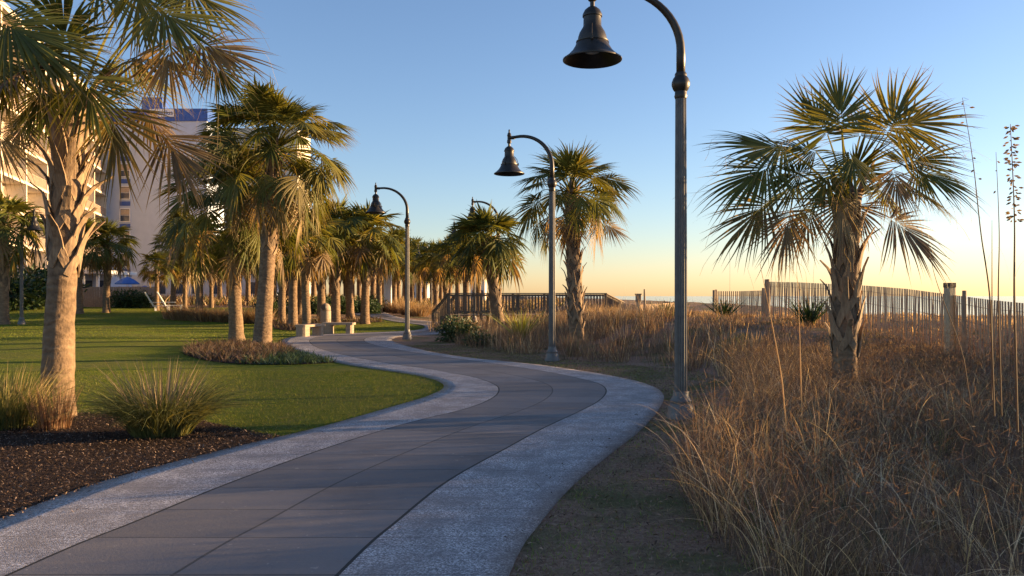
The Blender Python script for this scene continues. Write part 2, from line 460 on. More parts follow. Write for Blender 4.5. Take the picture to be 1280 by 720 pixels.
# lawn: follows the path's left edge from the near mulch bed to the far turn
ia = int(np.argmin(np.linalg.norm(LE - np.array(gp(343, 549)), axis=1)))
ib = int(np.argmin(np.linalg.norm(LE - np.array(gp(478, 399.5)), axis=1)))
edge = [tuple(p + np.array([.05, 0])) for p in LE[ia:ib + 1]]
near = [gp(*p) for p in [(-500, 512), (-250, 515), (-100, 518), (0, 519), (95, 521), (180, 523), (250, 530), (300, 541), (330, 548)]]
far = [gp(470, 399.3), gp(440, 400), gp(400, 398.5), (-13.5, 44), (-17, 53), (-24, 56.5), (-34, 57), (-48, 56), (-40, 30)]
LAWN = near + edge + far
sheet('lawn', LAWN, M['lawn'], .012, .8, 'mown green lawn left of the winding path', 'lawn')
MULCH = [gp(*p) for p in [(-700, 512), (-400, 512), (-100, 515), (0, 516), (95, 518), (180, 520), (250, 527), (300, 538), (352, 548.5)]]
im = int(np.argmin(np.linalg.norm(LE - np.array(gp(352, 548.5)), axis=1)))
MULCH += [tuple(p + np.array([.05, 0])) for p in LE[1:im + 1][::-1]] + [(-9, 1.6)]
sheet('mulch_bed', MULCH, M['mulch'], .018, .8, 'dark bark mulch bed in the near left corner', 'mulch bed')
def blob(pts, n=5):
    P = np.array([gp(*p) for p in pts]); out = []
    m = len(P)
    for a in range(m):
        p0, p1, p2, p3 = P[a - 1], P[a], P[(a + 1) % m], P[(a + 2) % m]
        for s in range(n):
            t = s / n
            out.append(.5 * ((2 * p1) + (-p0 + p2) * t + (2 * p0 - 5 * p1 + 4 * p2 - p3) * t ** 2 + (-p0 + 3 * p1 - 3 * p2 + p3) * t ** 3))
    return [tuple(p) for p in out]
BED = blob([(230, 440), (245, 449), (290, 455.5), (350, 457), (400, 455.5), (418, 453), (395, 447.6), (366, 439), (352, 434), (300, 430), (255, 433)])
sheet('mulch_bed', BED, M['mulch'], .026, .6, 'dark mulch bed around the pair of palms on the lawn', 'mulch bed')
BED2 = blob([(340, 408), (352, 413), (372, 413.6), (396, 411), (440, 404.5), (480, 402.5), (468, 400.4), (430, 400.5), (380, 400), (345, 402)])
sheet('mulch_bed', BED2, M['mulch'], .026, .8, 'long narrow mulch bed under the row of palms behind the benches', 'mulch bed')

# ------------------------------------------------------------------ ribbons (grass)
def ribbons(P, Wd, tint):
    """P (N,S,3) centre lines, Wd (N,S,3) half width vectors, tint (N,3)"""
    n, s, _ = P.shape
    V = np.stack([P - Wd, P + Wd], 2).reshape(-1, 3)
    b = (np.arange(n) * s * 2)[:, None]; k = (np.arange(s - 1) * 2)[None, :]
    a = (b + k).reshape(-1)
    q = np.stack([a, a + 1, a + 3, a + 2], -1)
    return V, q, np.repeat(tint, s * 2, axis=0)
def pick(cols, n, var=.25):
    c = np.array(cols)[RNG.integers(0, len(cols), n)]
    return c * RNG.uniform(1 - var, 1 + var, (n, 1))
def blades(xy, H, width, lean, curl, cols, seg=4, z0=None, direction=None, var=.25, droop=.0, spread=None):
    n = len(xy); t = np.linspace(0, 1, seg + 1)[None, :, None]
    az = RNG.uniform(0, 2 * np.pi, n) if direction is None else direction
    dr = np.stack([np.cos(az), np.sin(az), np.zeros(n)], -1)[:, None, :]
    if z0 is None:
        H = H * (1 - .66 * sm(4.8, 7.2, xy[:, 0]) * sm(8.5, 12, xy[:, 1]))
        H = H * np.where(H > .12, .80 + .22 * np.sin(xy[:, 0] * 1.9 + 1.3 * np.sin(xy[:, 1] * 1.1)) * np.sin(xy[:, 1] * 1.6 + 1.1 * np.sin(xy[:, 0] * 1.2 + 2)), 1)
    Hh = H[:, None, None]; ln = lean[:, None, None]; cu = curl[:, None, None]
    z = hgt(xy[:, 0], xy[:, 1]) - .02 if z0 is None else z0
    base = np.column_stack([xy, z])[:, None, :]
    up = np.array([0, 0, 1.0])
    dz = t - (cu * .55 + droop) * t ** 2.6
    P = base + up * Hh * dz + dr * Hh * (ln * t + cu * .75 * t ** 2)
    side_az = az + np.pi / 2 + RNG.normal(0, .7, n)
    sd = np.stack([np.cos(side_az), np.sin(side_az), RNG.normal(0, .25, n)], -1)[:, None, :]
    w = width[:, None, None] * (1 - t ** 1.8 * .93) * .5
    return ribbons(P, sd * w, pick(cols, n, var))
def join(parts):
    V = []; Q = []; T = []; b = 0
    for v, q, t in parts: V.append(v); Q.append(q + b); T.append(t); b += len(v)
    return np.concatenate(V), np.concatenate(Q), np.concatenate(T)
def scatter(poly, dens, extra=None, clump=0.0, scale=1.0):
    poly = np.asarray(poly); lo = poly.min(0); hi = poly.max(0); n = int(dens * (hi[0] - lo[0]) * (hi[1] - lo[1]))
    p = RNG.uniform(lo, hi, (n, 2)); p = p[inside(poly, p[:, 0], p[:, 1])]
    if clump:
        f = .5 + .5 * np.sin(p[:, 0] * 2.1 * scale + 1.7 * np.sin(p[:, 1] * 1.3 * scale)) * np.sin(p[:, 1] * 1.9 * scale + 1.3 * np.sin(p[:, 0] * 1.7 * scale))
        p = p[RNG.random(len(p)) < (1 - clump) + clump * f]
    return p

TAN = [(.60, .45, .28), (.75, .58, .38), (.46, .33, .21), (.35, .25, .16)]
BRN = [(.17, .105, .08), (.24, .155, .115), (.11, .075, .06), (.30, .21, .15)]
OLV = [(.13, .14, .05), (.18, .17, .06), (.09, .11, .04)]
U = RNG.uniform
# near dune grass: right foreground
NEAR = [(1.35, 4.2), (1.3, 5.9), (1.45, 7.2), (1.85, 8.4), (2.35, 9.4), (2.85, 10.2), (3.2, 11.6), (3.9, 14.3), (4.2, 16.4), (6, 17.5), (8.3, 17.5), (8.5, 12), (8.8, 6), (7, 3.0), (3, 2.6)]
parts = []
def clumpify(n, poly, rad):
    c = scatter(poly, n / 1.0); return c
cl = scatter(NEAR, 9.0)                         # tufts
k = 26; ctr = np.repeat(cl, k, axis=0); n = len(ctr)
off = RNG.normal(0, .055, (n, 2)); dirn = np.arctan2(off[:, 1], off[:, 0])
size = np.repeat(U(.5, 1.25, len(cl)), k); kindf = np.repeat(RNG.random(len(cl)), k)
m1 = kindf < .36
parts.append(blades((ctr + off)[m1], size[m1] * U(.5, .82, m1.sum()), U(.004, .0075, m1.sum()), U(.05, .38, m1.sum()), U(.05, .75, m1.sum()), TAN, 6, direction=dirn[m1] + RNG.normal(0, .5, m1.sum())))
mg = kindf > .95
parts.append(blades((ctr + off)[mg], size[mg] * U(.4, .75, mg.sum()), U(.005, .009, mg.sum()), U(.05, .5, mg.sum()), U(.1, .8, mg.sum()), OLV, 5, direction=dirn[mg] + RNG.normal(0, .5, mg.sum())))
m2 = ~m1 & ~mg
parts.append(blades((ctr + off)[m2], size[m2] * U(.45, .80, m2.sum()), U(.0035, .006, m2.sum()), U(.02, .35, m2.sum()), U(.0, .35, m2.sum()), BRN + BRN + TAN[3:], 4, direction=dirn[m2] + RNG.normal(0, .5, m2.sum())))
p = scatter(NEAR, 620, clump=.5); n = len(p)
parts.append(blades(p, U(.22, .62, n), U(.003, .006, n), U(0, .5, n), U(0, .5, n), BRN + [(.24, .16, .10)], 3))
p = scatter(NEAR, 60, clump=.5, scale=.6); n = len(p)
parts.append(blades(p, U(.6, 1.08, n), U(.0045, .008, n), U(.05, .5, n), U(.4, 1.2, n), TAN[:3], 8))
V, Q, T = join(parts)
o = mesh_np('dune_grass', V, [Q], M['grassblade'], tint=T)
tag(o, 'tall dry tan and brown dune grass filling the right foreground', 'dune grass', kind='stuff')

# fine reddish twigs between the blades
p = scatter(NEAR, 1000, clump=.5); n = len(p)
z = hgt(p[:, 0], p[:, 1]) + U(.1, .75, n) * U(.5, 1, n)
base = np.column_stack([p, z]); d = RNG.normal(0, 1, (n, 3)); d[:, 2] = np.abs(d[:, 2]) + .2; d /= np.linalg.norm(d, axis=1)[:, None]
L = U(.04, .11, n)[:, None]
P = np.stack([base, base + d * L * .5 + RNG.normal(0, .01, (n, 3)), base + d * L], 1)
sd = np.cross(d, RNG.normal(0, 1, (n, 3))); sd /= np.linalg.norm(sd, axis=1)[:, None] + 1e-9
V, Q, T = ribbons(P, sd[:, None, :] * np.array([.0016, .0013, .0006])[None, :, None], pick([(.14, .095, .075), (.20, .135, .105), (.10, .07, .058)], n))
o = mesh_np('dead_twigs', V, [Q], M['grassblade'], tint=T)
tag(o, 'fine dark reddish dead twigs tangled through the near dune grass', 'twigs', kind='stuff')

# middle distance dune scrub
MID = [(3.9, 16.4), (3.2, 18.6), (1.3, 20.0), (-.3, 22.3), (-1.3, 24.8), (-2.0, 27), (-2.2, 30), (-1.6, 34), (-2.6, 37), (-3.8, 39), (-2, 41), (5, 44), (12, 44), (12, 30), (11.5, 14), (10.0, 10), (8.6, 11), (8.3, 16)]
parts = []
cl = scatter(MID, 4.2); k = 44; ctr = np.repeat(cl, k, axis=0); n = len(ctr)
off = RNG.normal(0, .16, (n, 2)); dirn = np.arctan2(off[:, 1], off[:, 0]); size = np.repeat(U(.55, 1.1, len(cl)), k)
tone = np.repeat(RNG.random(len(cl)), k)
for lo, hi, cols in ((0, .62, BRN + BRN + [(.25, .17, .11)]), (.62, .9, TAN + BRN), (.9, 1.01, OLV + BRN)):
    m = (tone >= lo) & (tone < hi); c = m.sum()
    parts.append(blades((ctr + off)[m], size[m] * U(.4, .85, c), U(.006, .013, c), U(.02, .45, c), U(0, .5, c), cols, 3, direction=dirn[m] + RNG.normal(0, .6, c)))
p = scatter([(-3.6, 34.5), (-3.9, 37.6), (5.5, 38.4), (6, 33)], 45, clump=.5); n = len(p)
parts.append(blades(p, U(.5, 1.05, n), U(.008, .016, n), U(0, .4, n), U(0, .5, n), BRN + TAN, 3))
p = scatter(MID, 3.0); n = len(p)
parts.append(blades(p, U(.9, 1.5, n), U(.006, .010, n), U(0, .25, n), U(0, .35, n), TAN, 4))
V, Q, T = join(parts)
o = mesh_np('dune_scrub', V, [Q], M['grassblade'], tint=T)
tag(o, 'low brown grassy dune scrub between the path and the beach fences', 'dune scrub', kind='stuff')
# dune top cover behind fence and out of frame
BACK = [(9.5, 2), (8.9, 6), (9.6, 12), (11.5, 20), (12, 30), (12, 44), (18, 44), (17, 20), (18, 2)]
p = scatter(BACK, 90, clump=.4); n = len(p)
V, Q, T = blades(p, U(.25, .6, n), U(.012, .022, n), U(0, .5, n), U(0, .5, n), BRN + TAN, 3)
o = mesh_np('dune_grass', V, [Q], M['grassblade'], tint=T)
tag(o, 'short dry grass on the dune crest behind the picket fence', 'dune grass', kind='stuff')

# verge: sparse short green and brown blades between path and dune grass
vr = [tuple(p + np.array([.03, 0])) for p in RE[(RE[:, 1] > 3.5) & (RE[:, 1] < 26)][:130]]
VERGE = vr + [(-1.5, 26), (1.3, 20.3), (3.9, 17), (4, 15), (2.6, 10.5), (1.75, 8.4), (1.45, 6), (1.5, 4)]
p = scatter(VERGE, 1100, clump=.9, scale=1.4); n = len(p)
a = blades(p, U(.02, .07, n), U(.004, .007, n), U(.1, .9, n), U(0, .6, n), [(.17, .27, .035), (.22, .31, .05), (.24, .22, .07)], 2)
p = scatter(VERGE, 1100, clump=.3); n = len(p)
b_ = blades(p, U(.015, .06, n), U(.003, .007, n), U(.3, 1.6, n), U(0, .5, n), BRN + [(.36, .25, .16), (.45, .33, .22)], 2)
V, Q, T = join([a, b_])
o = mesh_np('verge_grass', V, [Q], M['grassblade'], tint=T)
tag(o, 'sparse short green and dead grass on the verge right of the path', 'grass', kind='stuff')

# lawn blades
nl = np.array(LAWN); box = [(-11, 7.5), (1, 7.5), (1, 17), (-11, 17)]
p = scatter(box, 1500); p = p[inside(LAWN, p[:, 0], p[:, 1])]
p2 = scatter([(-22, 17), (1, 17), (1, 30), (-22, 30)], 260); p2 = p2[inside(LAWN, p2[:, 0], p2[:, 1]) & ~inside(BED, p2[:, 0], p2[:, 1])]
GR = [(.14, .19, .012), (.19, .23, .018), (.11, .155, .010), (.28, .27, .045)]
p3 = scatter([(-40, 28), (1, 28), (1, 56), (-40, 56)], 70); p3 = p3[inside(LAWN, p3[:, 0], p3[:, 1])]; n3 = len(p3)
n = len(p); n2 = len(p2)
ed_ = LE[(LE[:, 1] > 7.5) & (LE[:, 1] < 26)]; seg_ = np.repeat(ed_, 60, axis=0); seg_ = seg_ + RNG.normal(0, .022, seg_.shape) + np.array([-.01, 0]) + RNG.uniform(0, .18, (len(seg_), 1)) * np.array([[.5, .9]])
seg_ = seg_[~inside(MULCH, seg_[:, 0], seg_[:, 1])]; p = np.concatenate([p, seg_]); n = len(p)
V, Q, T = join([blades(p, U(.03, .075, n), U(.004, .008, n), U(.1, .9, n), U(0, .5, n), GR + [(.30, .26, .09), (.08, .12, .01)], 2, var=.4),
                blades(p3, U(.04, .07, n3), U(.03, .06, n3), U(.1, .8, n3), U(0, .4, n3), GR, 1),
                blades(p2, U(.03, .055, n2), U(.010, .018, n2), U(.1, .8, n2), U(0, .4, n2), GR, 1)])
o = mesh_np('lawn_grass', V, [Q], M['lawnblade'], tint=T)
tag(o, 'short mown green grass blades covering the near lawn', 'grass', kind='stuff')

# mulch chips and dry leaves
def chips(poly, dens, name, label, cols, smin=.015, smax=.05, lift=.03):
    p = scatter(poly, dens); n = len(p)
    c = np.column_stack([p, hgt(p[:, 0], p[:, 1]) + lift + U(0, .02, n)])
    az = U(0, 2 * np.pi, n); d = np.stack([np.cos(az), np.sin(az), RNG.normal(0, .3, n)], -1); L = U(smin, smax, n)[:, None]
    s = np.stack([-np.sin(az), np.cos(az), RNG.normal(0, .4, n)], -1) * (U(.15, .4, n)[:, None] * L)
    P = np.stack([c - d * L, c + np.array([0, 0, .006]), c + d * L], 1)
    V, Q, T = ribbons(P, s[:, None, :] * np.array([.6, 1, .35])[None, :, None], pick(cols, n, .4))
    o = mesh_np(name, V, [Q], M['chip'], tint=T); tag(o, label, 'mulch', kind='stuff')
chips([p for p in MULCH if p[1] > 1.5], 1500, 'bark_chips', 'loose bark chips and dry leaves strewn over the near left mulch bed', [(.09, .058, .042), (.05, .034, .026), (.26, .18, .13), (.035, .024, .02), (.12, .075, .05), (.03, .022, .018)], smin=.004, smax=.018, lift=.022)
chips(VERGE, 500, 'leaf_litter', 'brown leaf litter lying on the verge right of the path', [(.20, .115, .075), (.27, .17, .11), (.12, .07, .05)], .006, .02, .008)
PE = [tuple(p) for p in LE[(LE[:, 1] > 4) & (LE[:, 1] < 22)]] + [tuple(p + np.array([.45, 0])) for p in LE[(LE[:, 1] > 4) & (LE[:, 1] < 22)][::-1]]
PE2 = [tuple(p + np.array([-.35, 0])) for p in RE[(RE[:, 1] > 4) & (RE[:, 1] < 22)]] + [tuple(p) for p in RE[(RE[:, 1] > 4) & (RE[:, 1] < 22)][::-1]]
chips(PE, 16, 'fallen_litter', 'scattered bits of bark and leaf blown onto the left edge of the path', [(.12, .075, .05), (.20, .14, .09), (.07, .05, .04)], .006, .022, .036)
chips(PE2, 16, 'fallen_litter', 'scattered dry leaf bits blown onto the right edge of the path', [(.12, .075, .05), (.20, .14, .09), (.07, .05, .04)], .006, .022, .036)
# ------------------------------------------------------------------ palms
def fan(O, H, F, Nn, L, nseg, seg, droop, col, rng, spreadA=2.0, pet_w=.022, threads=0, detail=True, tipcol=None, ctrl=None):
    """one costapalmate leaf: petiole from O to hub H, blade along F with upper side Nn"""
    O = np.array(O, float); H = np.array(H, float)
    F = np.array(F, float); F /= np.linalg.norm(F)
    if spreadA == 2.0: spreadA = rng.uniform(1.7, 2.1) if F[2] > -.35 else rng.uniform(1.15, 1.6)
    nseg = max(12, int(nseg * (spreadA / 2.0) ** .6))
    Nn = np.array(Nn, float); Nn -= F * Nn.dot(F); Nn /= np.linalg.norm(Nn) + 1e-9
    S = np.cross(F, Nn)
    dist = np.linalg.norm(H - O); C = H - F * dist * .45 if ctrl is None else np.array(ctrl)
    t = np.linspace(0, 1, 7)[:, None]
    Pp = (1 - t) ** 2 * O + 2 * t * (1 - t) * C + t ** 2 * H
    out = []
    col = np.array(col)
    ptint = (col * .9 + np.array([.03, .025, .0]))[None]
    tang = np.gradient(Pp, axis=0); tang /= np.linalg.norm(tang, axis=1)[:, None]
    sdp = np.cross(tang, np.array([0, 0, 1.0])); sdp /= np.linalg.norm(sdp, axis=1)[:, None] + 1e-6
    w = (pet_w * (1.6 - t * 1.0))
    out.append(ribbons(Pp[None], (sdp * w)[None], ptint))
    upv = np.cross(sdp, tang)
    out.append(ribbons((Pp + upv * w * .5)[None], (upv * w * .55)[None], ptint))
    # segments
    n = nseg; a = np.linspace(-spreadA, spreadA, n) + rng.normal(0, .02, n)
    an = np.abs(a) / spreadA
    Lc = L * .30; u = (1 - an) ** 1.1
    dn = np.array([0, 0, -1.0])
    base = H + F * (Lc * u)[:, None] + dn * (Lc * .35 * u ** 2)[:, None] * droop
    Ft = F + dn * (.55 * droop * u)[:, None]; Ft /= np.linalg.norm(Ft, axis=1)[:, None]
    d = Ft * np.cos(a)[:, None] + S * np.sin(a)[:, None] - Nn * (np.abs(np.sin(a)) * .28)[:, None] + rng.normal(0, .04, (n, 3))
    d /= np.linalg.norm(d, axis=1)[:, None]
    Ls = L * (.62 + .30 * np.cos(a * .62)) * rng.uniform(.86, 1.1, n)
    r = np.linspace(0.02, 1, seg + 1)
    dk = droop * rng.uniform(.05, .42, n)
    bend = np.maximum(0, r[None, :] - .38) ** 2 * dk[:, None] * 1.7
    P = base[:, None] + d[:, None] * (Ls[:, None] * (r - 0.25 * bend))[..., None] + dn * (Ls[:, None] * bend)[..., None]
    # slight random sideways sweep of the free tips
    q = np.cross(Nn, d); q /= np.linalg.norm(q, axis=1)[:, None]
    P = P + q[:, None] * (np.maximum(0, r - .45) ** 2 * rng.normal(0, .16, n)[:, None] * Ls[:, None])[..., None]
    dA = 2 * spreadA / n * .5
    rs = .40
    wfull = (np.minimum(r, rs) * .9 + .10) * Ls[:, None] * dA * 1.38 * (.6 + .4 * np.cos(a * .45))[:, None]
    tap = np.clip((1 - r) / (1 - rs), 0, 1) ** .8
    free = np.where(r > rs, .30 + .70 * tap, 1) * np.where(r > rs, tap * .9 + .06, 1)
    w = wfull * free
    tint = col[None] * rng.uniform(.78, 1.22, (n, 1))
    if detail:
        rise = Nn[None, None] * (w * .55)[..., None]
        E1 = P - q[:, None] * w[..., None] - rise * .5; E2 = P + q[:, None] * w[..., None] - rise * .5; Mi = P + rise * .5
        V = np.stack([E1, Mi, E2], 2).reshape(-1, 3)
        s = seg + 1; b = (np.arange(n) * s * 3)[:, None]; k = (np.arange(seg) * 3)[None]
        A = (b + k).reshape(-1)
        Q = np.concatenate([np.stack([A, A + 1, A + 4, A + 3], -1), np.stack([A + 1, A + 2, A + 5, A + 4], -1)])
        T = np.repeat(tint, s * 3, axis=0)
        if tipcol is not None:
            f = np.tile(np.repeat(np.clip((r - .6) / .4, 0, 1), 3), n)[:, None]; T = T * (1 - f) + np.array(tipcol) * f
        out.append((V, Q, T))
    else:
        alt = np.where(np.arange(n) % 2, .5, -.5)[:, None, None]
        out.append(ribbons(P, (q[:, None] + Nn * alt) * w[..., None], tint))
    if threads:
        m = threads; ii = rng.integers(0, n, m); st = P[ii, -3]; tt = np.linspace(0, 1, 6)[None, :, None]
        v0 = d[ii][:, None] * .28 + rng.normal(0, .12, (m, 1, 3))
        TP = st[:, None] + v0 * tt + np.array([0, 0, -.22]) * tt ** 2.2 + rng.normal(0, .03, (m, 1, 3)) * np.sin(tt * 5)
        out.append(ribbons(TP, np.full((m, 6, 3), .0011) * rng.choice([-1, 1], (m, 1, 3)), np.tile([[.30, .24, .14]], (m, 1))))
    return out

GREENS = [(.100, .112, .024), (.125, .128, .028), (.080, .094, .024), (.16, .145, .030)]
OLDS = [(.23, .155, .075), (.28, .20, .10), (.18, .125, .07), (.17, .135, .045)]
def crown_leaves(O, n, Lp, L, rng, nseg=34, seg=5, detail=True, el_hi=84, el_lo=-48, old=.28, threads=0, az0=0):
    parts = []
    for i in range(n):
        f = i / max(n - 1, 1); az = az0 + i * 2.39996 + rng.normal(0, .25)
        el = R(el_hi + (el_lo - el_hi) * f ** .9 + rng.normal(0, 7))
        d = np.array([math.cos(az) * math.cos(el), math.sin(az) * math.cos(el), math.sin(el)])
        lp = Lp * rng.uniform(.8, 1.15) * (.62 + .38 * math.sin(min(1, f * 2.2) * 1.57))
        H = np.array(O) + d * lp + np.array([0, 0, -.12 * lp * f])
        el2 = el - R(14 + 34 * f); F = np.array([math.cos(az) * math.cos(el2), math.sin(az) * math.cos(el2), math.sin(el2)])
        el3 = el2 + math.pi / 2; Nn = np.array([math.cos(az) * math.cos(el3), math.sin(az) * math.cos(el3), math.sin(el3)])
        Nn = Nn + rng.normal(0, .35, 3)
        if f > 1 - old: c = np.array(OLDS[rng.integers(0, 4)]) * rng.uniform(.8, 1.15) if rng.random() < .75 else np.array(GREENS[0])
        else: c = np.array(GREENS[rng.integers(0, 4)]) * rng.uniform(.8, 1.2)
        parts += fan(O, H, F, Nn, L * rng.uniform(.85, 1.12), nseg, seg, .5 + .7 * f, c, rng, threads=threads, detail=detail, tipcol=(.20, .15, .06) if f > .35 else (.12, .12, .04))
    return parts

def trunk_mesh(name, pts, rads, parent, mat, rng, n=18, rough=.04):
    P = np.array(pts, float); k = 12
    tt = np.linspace(0, len(P) - 1, (len(P) - 1) * k + 1); i0 = np.minimum(tt.astype(int), len(P) - 2); fr = (tt - i0)
    C = catmull(P, k); C = C if len(C) == len(tt) else np.array([P[a] * (1 - f) + P[a + 1] * f for a, f in zip(i0, fr)])
    rr = np.interp(tt, range(len(P)), rads); mb = MB(); vs = []
    for j, (c, r) in enumerate(zip(C, rr)):
        ringb = 1 + rng.normal(0, rough * .35) + .03 * ((j % 4) / 4 - .5)
        if c[2] < .35: ringb += .18 * (1 - max(c[2], 0) / .35) ** 2
        for a in range(n):
            th = 2 * math.pi * a / n; r2 = r * ringb * (1 + rng.normal(0, rough * .5))
            vs.append((c[0] + r2 * math.cos(th), c[1] + r2 * math.sin(th), c[2]))
    fs = []
    for j in range(len(C) - 1):
        for a in range(n): fs.append((j * n + a, j * n + (a + 1) % n, (j + 1) * n + (a + 1) % n, (j + 1) * n + a))
    fs.append(tuple((len(C) - 1) * n + a for a in range(n)))
    mb.poly(vs, fs); return mb.build(name, mat, parent, smooth=True)

def boots(path, r_at, z0, z1, parent, rng, step=.07, size=1.0, out_hi=.30, name='leaf_boots'):
    """split woody leaf bases criss-crossing up the trunk; path(z)->(x,y), r_at(z)"""
    mb = MB(); z = z0; i = 0
    while z < z1:
        f = (z - z0) / max(z1 - z0, .01); az = i * 2.39996 + rng.normal(0, .12)
        Lb = size * rng.uniform(.75, 1.25) * (1 + .5 * f)
        flare = out_hi * rng.uniform(.25, 1.15) * (.45 + .75 * f)
        def pt(a, zz, r):
            x, y = path(zz); return Vector((x + math.cos(a) * r, y + math.sin(a) * r, zz))
        rb = r_at(z); sp = rng.uniform(.55, .78)
        Hb = Lb * .38; ca = az + rng.normal(0, .12)
        def sweep(cl, ws, ths):
            vs = []; m = len(cl)
            for q in range(m):
                d = (cl[min(q + 1, m - 1)] - cl[max(q - 1, 0)]).normalized()
                a_ = math.atan2(cl[q].y - path(cl[q].z)[1], cl[q].x - path(cl[q].z)[0])
                rad = Vector((math.cos(a_), math.sin(a_), 0)); sd = d.cross(rad).normalized(); u = sd.cross(d)
                w, th = ws[q], ths[q]
                vs += [cl[q] - sd * w - u * th * .3, cl[q] - u * th, cl[q] + sd * w - u * th * .3, cl[q] + sd * w * .92 + u * th * .5, cl[q] + u * th * .7, cl[q] - sd * w * .92 + u * th * .5]
            fs = [tuple(range(6))[::-1], tuple(range(6 * m - 6, 6 * m))]
            for q in range(m - 1):
                for h_ in range(6): fs.append((q * 6 + h_, q * 6 + (h_ + 1) % 6, q * 6 + 6 + (h_ + 1) % 6, q * 6 + 6 + h_))
            mb.poly(vs, fs)
        S_ = size
        for sg in (-1, 1):
            cl = [pt(az + sg * sp * (1 - t), z + Hb * .42 * t, rb + .008 + .030 * t) for t in (0, .35, .7, 1.0)]
            sweep(cl, [.030 * S_, .040 * S_, .042 * S_, .038 * S_], [.012, .022, .026, .026])
        ext = flare * .8
        cl = [pt(az, z + Hb * .36, rb + .03), pt(az + (ca - az) * .3, z + Hb * .58, rb + .045 + ext * .10), pt(az + (ca - az) * .7, z + Hb * .80, rb + .05 + ext * .38), pt(ca, z + Hb * (1.0 + rng.uniform(-.05, .12)), rb + .05 + ext)]
        tw = rng.uniform(.014, .026) * S_
        sweep(cl, [.050 * S_, .040 * S_, .030 * S_, tw], [.022, .018, .014, .009])
        z += step * rng.uniform(.8, 1.2); i += 1
    return mb.build(name, M['boot'], parent)

def palm(name, base, top, rb, rt, label, group=None, n=30, Lp=.95, L=.95, boot_from=.55, seed=1, nseg=34, seg=5,
         detail=True, threads=0, explicit=None, bootsize=1.0, bstep=.07, mids=(), el_lo=-48, old=.28, rough=.04, out_hi=.30, el_hi=84, exscale=1.0):
    """base/top in world; parts are in the thing's own space"""
    rng = np.random.default_rng(seed)
    e = empty(name, base, label, 'palm tree', group)
    B = np.array(base); Tp = np.array(top) - B; h = Tp[2]
    pts = [np.array([0, 0, -.15])] + [np.array(m) for m in mids]
    if not mids: pts += [Tp * .33 + np.array([rng.normal(0, .02), 0, 0]), Tp * .66]
    pts += [Tp]; pz = [p[2] for p in pts]; m_ = len(pts)
    rads = list(np.interp(np.linspace(0, 1, m_), [0, .12, .5, 1], [rb * 1.16, rb, (rb + rt) / 2, rt]))
    trunk_mesh('trunk', pts, rads, e, M['bark'], rng, rough=rough)
    px_ = [p[0] for p in pts]; py_ = [p[1] for p in pts]
    path = lambda z: (np.interp(z, pz, px_), np.interp(z, pz, py_))
    rat = lambda z: np.interp(z, pz, rads)
    if boot_from < 1:
        zz = np.linspace(h * boot_from + .05, h * .995, 9); vs = []
        for q_, zq in enumerate(zz):
            rq = rat(zq) * (.9 if q_ == 0 else 1.05) + .004; cx, cy = path(zq)
            for k_ in range(14):
                a_ = k_ * math.pi / 7; rr_ = rq * (1 + rng.normal(0, .03)); vs.append((cx + rr_ * math.cos(a_), cy + rr_ * math.sin(a_), zq))
        fs = [(j * 14 + k_, j * 14 + (k_ + 1) % 14, (j + 1) * 14 + (k_ + 1) % 14, (j + 1) * 14 + k_) for j in range(8) for k_ in range(14)]
        MB().poly(vs, fs).build('fibre_sheath', M['fibre'], e)
        boots(path, rat, h * boot_from, h * .99, e, rng, bstep, bootsize, out_hi)
    # fibrous heart
    mb = MB(); mb.lathe([(rt * .9, -.1), (rt * 1.15, .1), (rt * .8, .32), (.03, .6)], tuple(Tp), 12)
    mb.build('crown_heart', M['fibre'], e, smooth=True)
    O = Tp + np.array([0, 0, .12]); parts = []; xs_ = exscale
    if n: parts += crown_leaves(O, n, Lp, L, rng, nseg, seg, detail, threads=threads, el_lo=el_lo, old=old, az0=seed, el_hi=el_hi)
    for ex in explicit or []:
        hx, hy, dD, fx, fy, fd, Lpx, nb, col, dr = ex
        D = base[1]; s = D / F_PX
        H = np.array([(hx - 640) * (D + dD) / F_PX - B[0], dD, zt(hy, D + dD) - B[2]])
        Fv = np.array([fx, fd, -fy], float)
        Nn = np.array([rng.normal(0, .15), -nb, 1 - nb * .6])
        if abs(Fv[2]) > .8 * np.linalg.norm(Fv): Nn = np.array([rng.normal(0, .2), -1, .1])
        c = np.array((GREENS + OLDS)[col]) * rng.uniform(.9, 1.15)
        ctrl = (O + H) / 2 + np.array([0, 0, .10 * np.linalg.norm(H - O)])
        parts += fan(O, H, Fv, Nn, Lpx * s * xs_, nseg + 6, seg, dr, c, rng, threads=threads, ctrl=ctrl, tipcol=(.24, .17, .07), pet_w=.02)
    V, Q, T = join(parts)
    mesh_np('crown', V, [Q], M['frond'], e, tint=T)
    return e

